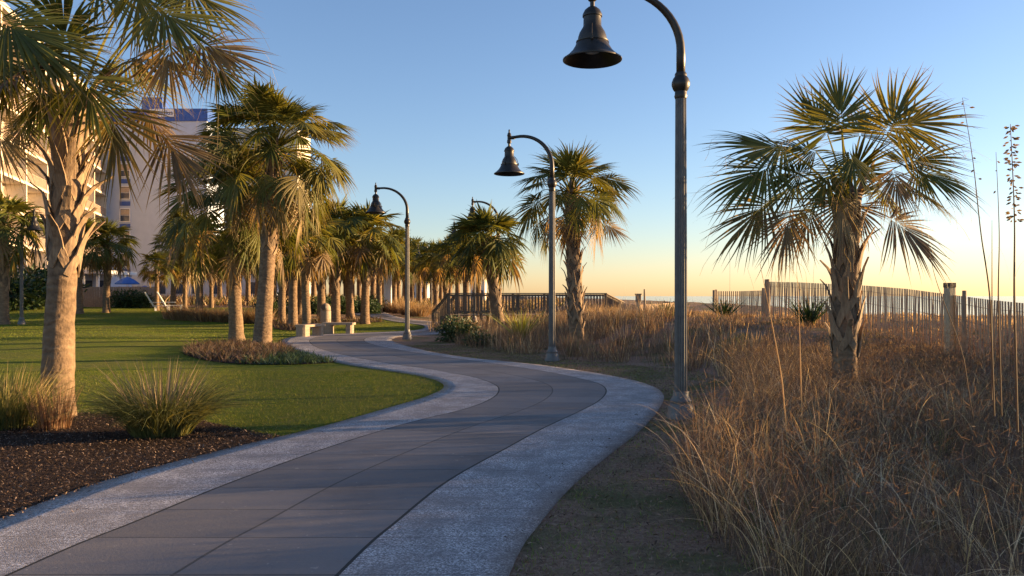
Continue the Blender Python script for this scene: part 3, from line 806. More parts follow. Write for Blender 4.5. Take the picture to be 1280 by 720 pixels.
# --- right foreground palm (photo x 890-1215)
D = 11.5; X0 = at(1057, D)[0]
ex = [  # hub x, hub y, depth offset, direction x, y, depth, length px, normal to camera, colour, droop
 (985, 188, -.2, -1, -.35, -.2, 112, .55, 1, .55), (968, 206, -.5, -1, .22, -.2, 100, .6, 0, .8),
 (1052, 158, -.2, -.05, -1, .1, 92, .9, 1, .25), (1034, 168, .2, -.55, -1, .2, 88, .8, 2, .35),
 (1106, 168, -.1, .55, -1, .0, 102, .8, 3, .3), (1118, 160, -.3, 1, -.45, -.1, 100, .75, 3, .45),
 (1143, 214, -.3, 1, .05, -.2, 88, .65, 0, .8), (1128, 206, .1, .9, -.5, .1, 96, .6, 1, .5),
 (1113, 273, -.5, .85, .5, -.2, 92, .7, 6, .7), (1116, 212, -.6, .15, 1, -.3, 70, .9, 4, .5),
 (1060, 190, -.7, 0, .5, -.7, 78, .8, 0, .8), (1052, 246, -.6, -.1, 1, -.35, 74, .9, 5, .5),
 (962, 252, -.3, -.85, .45, -.1, 92, .65, 7, .8), (988, 262, -.5, -.35, 1, -.2, 84, .8, 4, .6),
 (1015, 262, .1, -.45, 1, .1, 70, .8, 5, .6), (1075, 255, .3, .25, 1, .2, 60, .8, 6, .5),
 (1000, 230, .5, -.9, .3, .5, 90, .4, 0, .7), (1100, 235, .6, .8, .4, .6, 80, .4, 1, .7),
 (1075, 170, .7, .3, -.8, .6, 85, .5, 2, .4), (1020, 190, .6, -.7, -.5, .5, 88, .5, 2, .5), (1040, 215, -.4, -.6, .5, -.4, 78, .7, 1, .8)]
palm('palm_tree', (X0, D, hz(X0, D)), (X0 + .02, D, zt(268, D)), .165, .145,
     'sabal palm with ragged brown-tipped fans standing alone in the dune grass at the right', n=5, Lp=.8, L=.8, old=.0, el_lo=10, el_hi=70, boot_from=.22, seed=5,
     nseg=44, seg=7, threads=8, explicit=ex, exscale=.88, bootsize=1.25, bstep=.062, out_hi=.36, rough=.05)

# --- left foreground palm
D = 10.4; X0 = at(70, D)[0]; gb = gp(70, 523)
ex = [(-5, 25, -1.3, 1, .25, -.3, 130, .8, 0, .8), (-35, 50, -1.0, .85, .55, -.3, 115, .9, 0, .7), (45, 55, -1.1, .9, .4, -.4, 100, .8, 2, .8),
 (170, -25, -.2, .15, 1, .0, 105, .9, 3, .4), (245, 55, -.2, 1, .05, -.1, 100, .7, 4, .6), (262, 72, .1, .7, .7, 0, 78, .8, 0, .6),
 (214, 48, -.3, -.05, 1, -.2, 100, .9, 5, .5), (140, 135, -.5, .28, 1, -.2, 110, .95, 7, .4), (204, 168, -.3, .75, .9, -.2, 102, .9, 6, .6),
 (55, 108, -.7, -.25, 1, -.4, 78, .9, 2, .4), (5, 165, -.5, -.4, 1, -.2, 80, .8, 5, .5), (105, 95, -.9, .6, .8, -.5, 100, .8, 1, .8),
 (-10, 0, .5, -.5, -.6, .2, 130, .5, 0, .5), (120, -10, .3, .9, -.3, .3, 120, .5, 0, .6), (60, -20, .2, .1, -1, .2, 130, .7, 1, .4),
 (150, 75, .6, .9, .3, .5, 100, .4, 3, .6), (190, 10, -.4, .85, .25, -.2, 115, .7, 1, .6), (110, 140, .5, .6, .7, .4, 58, .7, 7, .5),
 (30, 150, .3, -.5, .8, .3, 60, .8, 6, .4), (15, 95, -.9, -.6, .7, -.3, 85, .8, 0, .6), (225, -15, .1, 1, .2, .2, 105, .7, 3, .5)]
Bz = hz(gb[0], gb[1])
pe = palm('palm_tree', (gb[0], gb[1], Bz), (gb[0] + (88 - 70) * .0104, gb[1], zt(165, D)), .19, .16,
     'large sabal palm at the near left, sunlit trunk rising from the mulch bed', n=8, el_lo=30, boot_from=.50, seed=9, Lp=1.2, L=1.15,
     nseg=42, seg=7, threads=3, explicit=ex, exscale=.90, bootsize=1.45, bstep=.055, out_hi=.60, rough=.03)

# --- pair on the lawn
def palm_px(xb, D, xt, yt, rb, rt, label, **kw):
    x, y = at(xb, D); xt_ = at(xt, D)[0]
    return palm('palm_tree', (x, y, hz(x, y)), (xt_, y, zt(yt, D)), rb, rt, label, **kw)
palm_px(327, 25.6, 343, 196, .26, .20, 'taller and nearer palm of the pair in the mulch bed on the lawn', n=110, Lp=1.8, L=1.05, seed=21, nseg=28, seg=5, boot_from=.48, bootsize=1.4, bstep=.09, el_lo=-46, old=.16)
palm_px(296, 28.6, 292, 262, .235, .19, 'shorter rear palm of the pair in the mulch bed on the lawn', n=100, Lp=2.0, L=1.08, seed=22, nseg=26, seg=5, boot_from=.5, bootsize=1.4, bstep=.09, el_lo=-42, old=.16)
# --- palm behind the second lamp
palm_px(722, 22.5, 714, 250, .20, .15, 'slim sabal palm with a round crown between the two nearest lamp posts', n=44, Lp=1.05, L=.92, seed=31, nseg=32, seg=5, boot_from=.16, bootsize=1.15, bstep=.065, el_lo=-35, old=.15,
        explicit=[(757, 280, -.1, .9, .25, 0, 34, .6, 5, .8)])
# --- leaning palm at the boardwalk and neighbours
palm_px(626, 33.5, 610, 306, .24, .18, 'leaning palm in front of the boardwalk ramp', n=50, Lp=1.0, L=1.1, seed=41, nseg=24, seg=4, boot_from=.25, bootsize=1.3, bstep=.09, el_lo=-24, old=.12, detail=False)

# templates for the further palms, then copies
def tmpl(seed, h, lean, x, y, label, group, rb=.21, rt=.17, n=50, Lp=1.25, L=1.0, bf=.5, nseg=20, el=-40):
    return palm('palm_tree', (x, y, hz(x, y)), (x + lean, y, hz(x, y) + h), rb, rt, label, group, n=n, Lp=Lp, L=L, seed=seed, nseg=nseg, seg=4,
                boot_from=bf, bootsize=1.4, bstep=.11, detail=False, el_lo=el)
TP = {}
def place(kind, xb, D, ytop, label, group=None, rz=None):
    """crown base at photo height ytop"""
    x, y = at(xb, D); z = hz(x, y); ytop -= 13; h = zt(ytop, D) - z
    if kind not in TP:
        TP[kind] = None
        seed = 60 + 7 * len(TP); o = tmpl(seed, 4.2, [.1, -.15, .05, -.05][len(TP) % 4], x, y, label, group, bf=[.45, .6, .35, .5][len(TP) % 4])
        TP[kind] = (o, kids(o)); s = h / 4.2; o.scale = (s,) * 3; o.rotation_euler.z = 0; return o
    src, ks = TP[kind]
    return copy_tree(src, (x, y, z), random.uniform(0, 6.28) if rz is None else rz, h / 4.2, label, group or '', ks)
def place_(*a, **k):
    o = place(*a, **k)
    if not o.get('group') and 'group' in o.keys(): del o['group']
    return o
G1 = 'palms along the far edge of the lawn'
place_('a', 384, 38, 318, 'palm standing just behind the stone benches', None)
place_('b', 4, 40, 300, 'palm cut by the left edge of the photo beyond the lawn', G1)
place_('c', 99, 47, 318, 'thin trunked palm close right of the big left trunk', G1)
place_('d', 133, 48, 322, 'broad palm in front of the hotel corner', G1)
place_('a', 196, 50, 348, 'short round palm beside the white lounge chairs', G1)
place_('b', 231, 52, 347, 'palm right of the white lounge chairs', G1)
place_('c', 264, 54, 345, 'small palm behind the tan grasses left of the palm pair', G1)
place_('d', 352, 42, 325, 'palm with orange lit trunk just right of the palm pair', G1)
place_('c', 366, 40, 312, 'palm left of the one behind the benches', G1)
place_('b', 420, 43, 305, 'palm right of the round stone litter bin', G1)
place_('d', 456, 43.5, 312, 'palm at the right end of the row beside the third lamp post', G1)
place_('b', 402, 47, 312, 'palm in the gap behind the round stone litter bin', G1)
place_('a', 438, 49, 314, 'palm between the two at the right end of the row', G1)
place_('c', 340, 47, 318, 'palm half hidden behind the right trunk of the pair', G1)
place_('b', 374, 50, 312, 'palm deep in the row, left of the benches', G1)
place_('d', 249, 46, 318, 'palm just left of the palm pair beyond the lawn', G1)
place_('a', 216, 56, 330, 'palm rising behind the short round palm near the chairs', G1)
G2 = 'palms behind the boardwalk ramp'
place_('a', 583, 46, 332, 'palm left of the leaning one behind the ramp', G2)
place_('c', 598, 52, 335, 'palm partly hidden by the leaning palm crown', G2)
place_('d', 557, 50, 342, 'palm above the foot of the boardwalk ramp', G2)
place_('b', 545, 60, 340, 'palm near the foot of the ramp, farther back', G2)
place_('a', 573, 62, 336, 'palm between the two behind the ramp', G2)
place_('d', 508, 68, 345, 'bright green palm right behind the third lamp post', G2)
G3 = 'palms of the far grove beyond the path'
L3 = 'one of the many small palms in the far grove beyond the path'
rg = random.Random(4)
grove = [(342, 58), (358, 66), (374, 60), (392, 70), (404, 58), (414, 76), (432, 62), (441, 84), (449, 66), (466, 72), (474, 58), (479, 90), (492, 78), (498, 96), (515, 88), (524, 78), (531, 100), (540, 86), (551, 94), (562, 82), (436, 100), (400, 95), (380, 88), (423, 90), (459, 98), (470, 110), (505, 118), (334, 80), (275, 66), (248, 70), (310, 62), (322, 74), (286, 80)]
for k, (px, D) in enumerate(grove):
    place_('abcd'[k % 4], px, D, rg.uniform(322, 342) if D < 80 else rg.uniform(332, 346), L3, G3)

# ------------------------------------------------------------------ street lamps
def lamp_proto():
    e = empty('street_lamp', (0, 0, 0), 'x', 'street lamp', 'bell lamps along the path')
    pr = [(.19, 0), (.19, .05), (.165, .09), (.165, .15), (.135, .20), (.14, .24), (.105, .30), (.098, .36)]
    MB().lathe(pr, n=24).build('base', M['lamppole'], e, True, R(35))
    MB().lathe([(.083, .34), (.080, 2.2), (.072, 4.18)], n=32, flute=.14).build('pole', M['lamppole'], e, False)
    MB().lathe([(.074, 4.16), (.085, 4.19), (.078, 4.22), (.076, 4.25), (.10, 4.28), (.118, 4.33), (.118, 4.37), (.10, 4.42), (.078, 4.45), (.078, 4.48), (.066, 4.5)], n=24).build('collar', M['lamp'], e, True, R(35))
    pts = [(0, 0, 4.4), (0, 0, 4.75)]
    for k in range(0, 15):
        a = k / 14 * R(96); pts.append((-(.86 - .86 * math.cos(a)), 0, 4.78 + .80 * math.sin(a)))
    pts.append((-1.12, 0, 5.56))
    MB().tube(pts, [.058] * 2 + list(np.linspace(.056, .036, 16)), 14).build('arm', M['lamp'], e, True)
    c = (-1.15, 0, 0)
    MB().lathe([(.03, 5.36), (.03, 5.42), (.055, 5.44), (.055, 5.50), (.045, 5.52), (.045, 5.60), (.055, 5.62), (.04, 5.68), (.02, 5.70), (.02, 5.76), (.008, 5.78)], c, 18).build('finial', M['lamp'], e, True, R(35))
    MB().tube([(-1.0, 0, 5.565), (-1.13, 0, 5.565)], [.045, .045], 12).build('joint', M['lamp'], e, True, R(40))
    pr = [(.375, 4.655), (.385, 4.66), (.385, 4.675), (.36, 4.69), (.31, 4.73), (.262, 4.78), (.225, 4.84), (.205, 4.885), (.212, 4.89), (.212, 4.905), (.19, 4.91),
          (.185, 4.96), (.165, 5.02), (.135, 5.07), (.118, 5.10), (.115, 5.22), (.128, 5.225), (.128, 5.25), (.12, 5.27), (.10, 5.31), (.06, 5.345), (.03, 5.36), (.03, 5.40)]
    inner = [(.10, 5.0), (.19, 4.86), (.25, 4.775), (.30, 4.725), (.35, 4.68), (.375, 4.655)]
    sh = MB(); sh.lathe(inner[::-1][::-1] + pr[1:], c, 36).build('lamp_shade', M['lamp'], e, True, R(32))
    MB().lathe([(.02, 4.74), (.09, 4.76), (.12, 4.82), (.11, 4.90), (.08, 4.98)], c, 18).build('bulb_glass', M['glass'], e, True)
    for a in range(3):
        th = a * 2.094 + .4; x = c[0] + math.cos(th) * .225; y = math.sin(th) * .225
        ears = MB(); ears.box((x, y, 4.90), (.03, .03, .06), rz=th)
        ears.tube([(c[0] + math.cos(th) * .13, math.sin(th) * .13, 5.1), (c[0] + math.cos(th) * .195, math.sin(th) * .195, 5.02), (x, y, 4.9)], .008, 6)
        ears.build('shade_bracket', M['lamp'], e)
    return e
lp = lamp_proto(); lks = kids(lp)
LG = 'bell lamps along the path'
lamps = [(851, 10.4, 0.0, 'nearest tall lamp post with a bell shade, at the edge of the dune grass'),
 (690, 19.6, -.42, 'second nearest bell shade lamp post, standing on the verge beside the path bend'),
 (509, 29.6, .12, 'third bell shade lamp post, on the grass strip inside the far bend'),
 (623, 34.5, .3, 'bell shade lamp post half hidden behind the leaning palm'),
 (593, 45.5, .1, 'thin distant lamp post seen in front of the boardwalk ramp'),
 (539, 70, 0.1, 'far lamp post whose arch shows beside the distant tower'),
 (521, 88, .2, 'farthest thin lamp post right of the third lamp'),
 (27, 40, 2.6, 'lamp post at the far left beyond the lawn'),
 (287, 60, 2.8, 'pale thin lamp post behind the palm pair')]
for k, (px, D, rz, lab) in enumerate(lamps):
    x, y = at(px, D); z = hz(x, y)
    if k == 0: o = lp; o.location = (x, y, z); o.rotation_euler.z = rz; o['label'] = lab
    else: o = copy_tree(lp, (x, y, z if k > 2 else z), rz, 1.0, lab, LG, lks)

# ------------------------------------------------------------------ sand fences
def picket_fence(name, pts, label, hp=1.22, sp=.088, post_sp=3.2, big=(), seed=3, tilt=.03, ph=1.26, start=0, cat='picket fence', sink=.1, postr=.05, ztop=None):
    rg = random.Random(seed); P = np.array(pts, float)
    sl = np.concatenate([[0], np.cumsum(np.linalg.norm(np.diff(P[:, :2], axis=0), axis=1))]); Lt = sl[-1]
    e = empty(name, (P[0][0], P[0][1], hz(P[0][0], P[0][1])), label, cat)
    O = Vector(e.location)
    f = lambda s: Vector((np.interp(s, sl, P[:, 0]), np.interp(s, sl, P[:, 1]), np.interp(s, sl, P[:, 2])))
    s = 0; nb = max(1, round(Lt / post_sp)); bay = Lt / nb
    for b in range(nb):
        mb = MB(); s = b * bay + sp
        while s < (b + 1) * bay:
            p = f(s); d = (f(min(s + .05, Lt)) - f(max(s - .05, 0))); az = math.atan2(d.y, d.x)
            h = hp * rg.uniform(.95, 1.03); tx = rg.gauss(0, tilt); ty = rg.gauss(0, tilt * .7)
            Mx = Matrix.Rotation(az, 3, 'Z') @ Matrix.Rotation(tx, 3, 'Y') @ Matrix.Rotation(ty, 3, 'X')
            mb.box(p - O + Vector((0, 0, 0)) - Mx @ Vector((0, 0, h / 2)), (.048, .010, h), M=Mx, taper=.93)
            s += sp * rg.uniform(.85, 1.15)
        mb.build('picket_panel', M['picket'], e)
    wz = [.15, .45, .75, 1.05]
    w = MB()
    for dz in wz:
        for off in (-.012, .012):
            n = int(Lt / .8) + 2; a = [f(Lt * k / (n - 1)) for k in range(n)]
            dirs = (a[-1] - a[0]).normalized(); sd = Vector((-dirs.y, dirs.x, 0)) * off
            w.tube([p - O + sd - Vector((0, 0, dz + .012 * math.sin(k * 2.1))) for k, p in enumerate(a)], .0025, 4)
    w.build('wire', M['wire'], e)
    for b in range(nb + 1):
        p = f(b * bay) - O; hgt_p = ph + rg.uniform(-.04, .08)
        mb = MB(); Mx = Matrix.Rotation(rg.gauss(0, .02), 3, 'X')
        mb.tube([p + Vector((0, .07, -hp - .3)), p + Vector((0, .07, hgt_p - hp))], [postr * 1.1, postr], 10)
        mb.build('post', M['wood'], e)
    return e
def fp(px, D, ytop): x, y = at(px, D); return (x, y, zt(ytop, D))
main = [fp(958, 26, 352), fp(1000, 23.4, 353), fp(1083, 20, 357), fp(1133, 17.6, 361), fp(1186, 15.5, 368), fp(1240, 13.6, 375), fp(1300, 12.2, 381), (8.4, 9.0, 1.45)]
picket_fence('sand_fence', main, 'long weathered picket sand fence running behind the right palm', post_sp=5.2, seed=3, postr=.036)
picket_fence('sand_fence', [fp(893, 30, 364), fp(925, 29, 364), fp(955, 27, 363)], 'short low stretch of picket sand fence left of the long one', seed=5)
picket_fence('sand_fence', [fp(776, 36, 379), fp(800, 34, 381), fp(830, 36, 379), fp(846, 40, 378), (8.4, 44, 1.3)], 'crooked low picket sand fence right of the boardwalk end', seed=6, tilt=.09, sp=.09)
x, y = at(1187, 15.3)
e = empty('fence_post', (x, y, hz(x, y)), 'thick pale square timber post with a dark cap in the picket fence', 'post')
MB().box((0, 0, .62), (.15, .15, 1.36), rz=.3, bev=.01).build('timber', M['postwood'], e)
MB().box((0, 0, 1.30), (.165, .165, .09), rz=.3, bev=.01).build('cap', M['fibre'], e)
for px, D, yt, lab in ((960, 26.1, 349, 'tall round post at the corner of the picket fences'), (895, 30.2, 362, 'stubby post ending the low picket fence'), (805.5, 32, 361.5, 'thin lone post sticking up right of the boardwalk')):
    x, y = at(px, D); z = hz(x, y); h = zt(yt, D) - z
    o = MB().tube([(0, 0, -.2), (0.01, 0, h * .5), (0, 0, h)], [.065 if px > 850 else .05, .06 if px > 850 else .045, .05 if px > 850 else .03], 10).build('wooden_post', M['wood'])
    o.location = (x, y, z); tag(o, lab, 'post')
x, y = at(798, 33); z = hz(x, y)
e = empty('post_box', (x, y, z), 'small box on a pale post above the crooked fence', 'post')
MB().box((0, 0, .5), (.14, .14, zt(379, 33) - z - .0 + .1), bev=.01).build('stake', M['postwood'], e)
MB().box((0, 0, zt(372.5, 33) - z), (.22, .2, .28), bev=.02).build('box', M['wood'], e)
MB().box((0, 0, zt(372.5, 33) - z + .16), (.27, .25, .04), bev=.02).build('lid', M['wood'], e)

# ------------------------------------------------------------------ boardwalk
e = empty('boardwalk', (-3.7, 38, hz(-3.7, 38)), 'weathered wooden boardwalk with railings crossing the dune', 'boardwalk')
O = Vector(e.location)
def rail_line(pts, post_s):
    """pts: top rail points"""
    pts = [Vector(p) for p in pts]
    mb = MB()
    for a, b in zip(pts, pts[1:]):
        mb.bar(a - O, b - O, .14, .045); 
        mb.bar(a - O - Vector((0, 0, .09)), b - O - Vector((0, 0, .09)), .04, .09)
        mb.bar(a - O - Vector((0, 0, .92)), b - O - Vector((0, 0, .92)), .04, .09)
    mb.build('rail', M['darkwood'], e)
    for a, b in zip(pts, pts[1:]):
        L = (b - a).length; n = max(1, round(L / post_s)); 
        for k in range(n + (b is pts[-1])):
            p = a.lerp(b, k / n) - O
            pm = MB(); zb = hz(p.x + O.x, p.y + O.y) - O.z - .2
            pm.box((p.x, p.y + .06, (p.z - .03 + zb) / 2), (.13, .13, p.z - .03 - zb), bev=.008); pm.build('post', M['darkwood'], e)
        for k in range(n):
            bm_ = MB(); m = max(2, round(L / n / .15))
            for j in range(1, m):
                p = a.lerp(b, (k + j / m) / n) - O
                bm_.box((p.x, p.y - .035, p.z - .50), (.045, .03, .92))
            bm_.build('baluster_panel', M['darkwood'], e)
T0 = 1.725
A = (at(541, 39)[0], 39, zt(390, 39)); B = (at(561, 38)[0], 38, T0); Cc = (at(757, 39.5)[0], 39.5, T0); Dd = (at(779, 44)[0], 44, zt(378, 44))
rail_line([A, B, Cc, Dd], 1.55)
sh = Vector((.25, 1.9, 0))
rail_line([Vector(p) + sh for p in (A, B, Cc, Dd)], 1.55)
dk = MB(); 
for (a, b) in ((A, B), (B, Cc), (Cc, Dd)):
    a = Vector(a) - O; b = Vector(b) - O; n = max(2, int((b - a).length / .15))
    for k in range(n):
        p = a.lerp(b, (k + .5) / n) + sh / 2 - Vector((0, 0, 1.05)); dk.box(p, (.138, 1.95, .04), rz=-.1)
dk.build('deck', M['darkwood'], e)

# ------------------------------------------------------------------ benches, bin, columns
def bench(loc, rz, label):
    e = empty('stone_bench', loc, label, 'bench', 'curved stone benches by the path', rz)
    MB().box((0, 0, .43), (1.34, .50, .09), bev=.05).build('seat', M['stone'], e)
    for s in (-1, 1):
        p = MB(); x = s * .46
        for k in range(3): p.box((x, 0, .066 + k * .134), (.42 if s < 0 else .28, .44, .125), bev=.07)
        p.box((x, 0, .2), (.38 if s < 0 else .24, .40, .39), bev=.06)
        p.build('pedestal', M['stone'], e)
    return e
g_ = gp(422, 418); g_ = (g_[0], g_[1] + .25); bench((*g_, hz(*g_) + .012), -.03, 'right hand stone bench beside the path, seen broadside')
g_ = gp(384, 421.5); g_ = (g_[0], g_[1] + .5); bench((*g_, hz(*g_) + .012), 1.15, 'left hand stone bench beside the path, seen nearly end on')
x, y = at(407, 41); z = hz(x, y)
e = empty('litter_bin', (x, y, z), 'round stone litter bin with a dark domed opening behind the benches', 'litter bin')
MB().lathe([(.27, 0), (.27, .30), (.255, .31), (.255, .33), (.27, .34), (.27, .80)], n=24).build('stone_body', M['stone'], e, True, R(30))
MB().lathe([(.25, .80), (.26, .88), (.24, 1.02), (.16, 1.14), (.04, 1.19)], n=24).build('dome_lid', M['stone'], e, True)
MB().tube([(-.02, -.2, .98), (-.05, -.285, .98)], [.14, .14], 16).build('opening', M['darkdome'], e, True, R(30))
for px, w, lab in ((481.8, .22, 'narrower of the twin tall pale slabs beyond the grove'), (486.6, .34, 'wider of the twin tall pale slabs beyond the grove')):
    x, y = at(px, 60); z = hz(x, y); h = zt(327, 60) - z
    e = empty('tall_column', (x, y, z), lab, 'column', 'twin pale columns')
    MB().box((0, 0, h / 2), (w, .3, h), bev=.02).build('shaft', M['white'], e)
    MB().box((0, 0, .1), (w + .12, .42, .2), bev=.02).build('plinth', M['stone'], e)
def lounge(loc, rz, label):
    e = empty('lounge_chair', loc, label, 'lounge chair', 'white lounge chairs on the far lawn', rz)
    b = MB(); 
    for k in range(6): b.bar((-.05 - .0, -.30 + k * .12, .28), (-.55, -.30 + k * .12, 1.15), .105, .05)
    b.build('backrest', M['white'], e)
    s = MB()
    for k in range(9): s.box((.02 + k * .1, 0, .31 + .004 * k), (.085, .62, .025))
    s.build('seat', M['white'], e)
    for x in (.05, .8):
        for y_ in (-.28, .28): MB().box((x, y_, .15), (.07, .06, .30)).build('leg', M['white'], e)
    for y_ in (-.33, .33): MB().box((.1, y_, .52), (.75, .1, .025)).build('armrest', M['white'], e)
x, y = at(206, 50.2); lounge((x - .1, y - 1.2, hz(x, y) + .02), .5, 'left one of the two white lounge chairs beyond the lawn')
x, y = at(219, 50.2); lounge((x, y - 1.2, hz(x, y) + .02), .35, 'right one of the two white lounge chairs beyond the lawn')

# ------------------------------------------------------------------ wooden fence and blue umbrellas behind the lawn
def board_fence(pts, h, label):
    e = empty('board_fence', (*pts[0], hz(*pts[0])), label, 'fence'); O = Vector(e.location)
    for a, b in zip(pts, pts[1:]):
        a = Vector((*a, hz(*a))); b = Vector((*b, hz(*b))); L = (b - a).length; az = math.atan2(b.y - a.y, b.x - a.x); n = int(L / .16); mb = MB()
        for k in range(n):
            p = a.lerp(b, (k + .5) / n) - O; hh = h * random.uniform(.985, 1.01)
            mb.box((p.x, p.y, p.z + hh / 2), (.145, .025, hh), rz=az)
        mb.build('board_panel', M['picket'], e)
        r = MB(); 
        for dz in (.3, h - .3): r.bar(a - O + Vector((0, .05, dz)), b - O + Vector((0, .05, dz)), .04, .09)
        r.build('rail', M['wood'], e)
        m = max(1, int(L / 2.4))
        for k in range(m): 
            p = a.lerp(b, k / m) - O; MB().box((p.x, p.y - .07, p.z + h / 2 + .04), (.11, .10, h + .08), rz=az).build('post', M['wood'], e)
board_fence([at(-20, 57.5), at(60, 57.6), at(130, 57.8), at(200, 58.2)], 1.45, 'brown vertical board fence between the lawn and the hotel')
def umbrella(px, D, ytop, label, r=1.1):
    x, y = at(px, D); z = hz(x, y); h = zt(ytop, D) - z
    e = empty('parasol', (x, y, z), label, 'parasol', 'blue parasols by the hotel')
    MB().tube([(0, 0, 0), (0, 0, h)], .03, 8).build('pole', M['white'], e)
    MB().lathe([(r, h - .62), (r * .98, h - .52), (r * .55, h - .22), (.05, h)], n=8).build('canopy', M['bluecloth'], e)
    MB().lathe([(.25, 0), (.25, .06), (.06, .1)], n=16).build('foot', M['stone'], e)
umbrella(159, 66, 346, 'bright blue parasol left of the short round palm', 1.0)
umbrella(181, 72, 357, 'lower blue parasol behind the board fence', 1.0)

# ------------------------------------------------------------------ hotel
def to_local(O, p): return Vector(p) - O
S0 = Vector((-37.6, 52.0, 0)); E0 = Vector((-51.2, 101.0, 0))
FL = 2.8; NF = 9; ZB = .3; TOPZ = 25.0
H = empty('hotel', (*S0.xy, ZB), 'tall cream hotel block with sunlit stacked balconies at the left', 'building'); O = Vector(H.location)
dv = (E0 - S0); Lh = dv.length; dh = dv.normalized(); nn = Vector((dh.y, -dh.x, 0)); az = math.atan2(dh.y, dh.x)
bay = 6.0; nb = int(Lh / bay); bay = Lh / nb
base_m = MB()
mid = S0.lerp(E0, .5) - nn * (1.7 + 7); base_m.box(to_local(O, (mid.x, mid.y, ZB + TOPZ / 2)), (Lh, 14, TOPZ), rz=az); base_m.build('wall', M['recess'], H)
for f in range(NF + 1):
    c = S0.lerp(E0, .5) - nn * .85; mb = MB(); zz = ZB + f * FL if f < NF else TOPZ + ZB - .15
    mb.box(to_local(O, (c.x, c.y, zz)), (Lh + .1, 1.8, .24 if f < NF else .5), rz=az); mb.build('balcony_slab', M['stucco2'], H)
for b in range(nb + 1):
    c = S0 + dh * (b * bay) - nn * .86; mb = MB()
    mb.box(to_local(O, (c.x, c.y, ZB + TOPZ / 2)), (.24, 1.74, TOPZ - .1), rz=az); mb.build('divider', M['stucco2'], H)
rm = None
for f in range(NF):
    for b in range(nb):
        c = S0 + dh * ((b + .5) * bay) - nn * .06
        if rm is None:
            r = MB(); n = 26
            for k in range(n): r.box((-bay / 2 + .2 + (k + .5) * (bay - .4) / n, 0, .45), (.10, .02, .86))
            r.box((0, 0, .92), (bay - .26, .06, .05)); r.box((0, 0, .06), (bay - .26, .05, .05))
            ro = r.build('balcony_rail', M['rail'], H); rm = ro
        else: ro = rm.copy(); link(ro); ro.parent = H
        ro.location = to_local(O, (c.x, c.y, ZB + f * FL + .14)); ro.rotation_euler.z = az
dm = None
for f in range(NF):
    for b in range(nb):
        c = S0 + dh * ((b + .42) * bay) - nn * 1.67
        if dm is None: do = MB().box((0, 0, 1.1), (2.2, .06, 2.15)).build('glass_door', M['window'], H); dm = do
        else: do = dm.copy(); link(do); do.parent = H
        do.location = to_local(O, (c.x, c.y, ZB + f * FL + .13)); do.rotation_euler.z = az
# gable wing
DG = 101.0
x0 = at(131, DG)[0]; x1 = at(258.5, DG)[0]; zt0 = zt(151.5, DG); ztb = zt(136, DG)
H2 = empty('hotel_wing', ((x0 + x1) / 2, DG, .3), 'pale hotel wing with a bright blue parapet, its end wall in shade', 'building'); O = Vector(H2.location); wx = x1 - x0
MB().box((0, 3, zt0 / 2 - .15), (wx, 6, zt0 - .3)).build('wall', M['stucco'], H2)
MB().box((0, 3, (zt0 + ztb) / 2 - .3), (wx + .3, 6.3, ztb - zt0)).build('parapet', M['blue'], H2)
x_ = at(189, DG)[0] - O.x; MB().box((x_ - .0, 1.2, zt(129.5, DG) - .3), (2.6, 2, 1.7)).build('roof_box', M['blue'], H2)
sgx = at(203, DG)[0] - O.x
MB().box((sgx, -.20, zt(141.5, DG) - .3), (3.1, .08, .95)).build('sign_panel', M['white'], H2)
cu = bpy.data.curves.new('sign_text', 'FONT'); cu.body = 'Nautilus'; cu.size = .85; cu.extrude = .02; cu.align_x = 'CENTER'; cu.align_y = 'CENTER'; cu.materials.append(M['blue'])
to = bpy.data.objects.new('sign_lettering', cu); link(to); to.parent = H2; to.location = (sgx, -.27, zt(141.5, DG) - .3); to.rotation_euler = (R(90), 0, 0)
bpy.context.view_layer.update()
me_ = bpy.data.meshes.new_from_object(to.evaluated_get(bpy.context.evaluated_depsgraph_get()))
tm = bpy.data.objects.new('sign_lettering', me_); link(tm); tm.parent = H2; tm.location = to.location; tm.rotation_euler = to.rotation_euler; bpy.data.objects.remove(to); tm.name = 'sign_lettering'
def win(x, z, w, h, par):
    g = MB().box((x, -.01, z), (w, .06, h)).build('window', M['window'], par)
    fr = MB(); fr.box((x - w / 2 - .05, -.03, z), (.1, .10, h + .2)); fr.box((x + w / 2 + .05, -.03, z), (.1, .10, h + .2)); fr.box((x, -.03, z + h / 2 + .05), (w, .1, .1)); fr.box((x, -.05, z - h / 2 - .06), (w + .24, .16, .1)); fr.box((x, -.045, z), (w, .03, .05))
    fr.build('frame', M['white'], g)
    MB().box((x, -.045, z + h * .25 ), (w * .92, .01, h * .4)).build('blind', M['curtain'], g)
for k in range(7):
    yy = 178 + k * 28; win(at(156.3, DG)[0] - O.x, zt(yy + 7, DG) - .3, 1.15, 1.5, H2)
    MB().box((at(156.3, DG)[0] - O.x, -.02, zt(yy + 20.5, DG) - .3), (1.35, .05, .55)).build('spandrel', M['blue'], H2)
win(at(208, DG)[0] - O.x, zt(162, DG) - .3, .9, .9, H2)
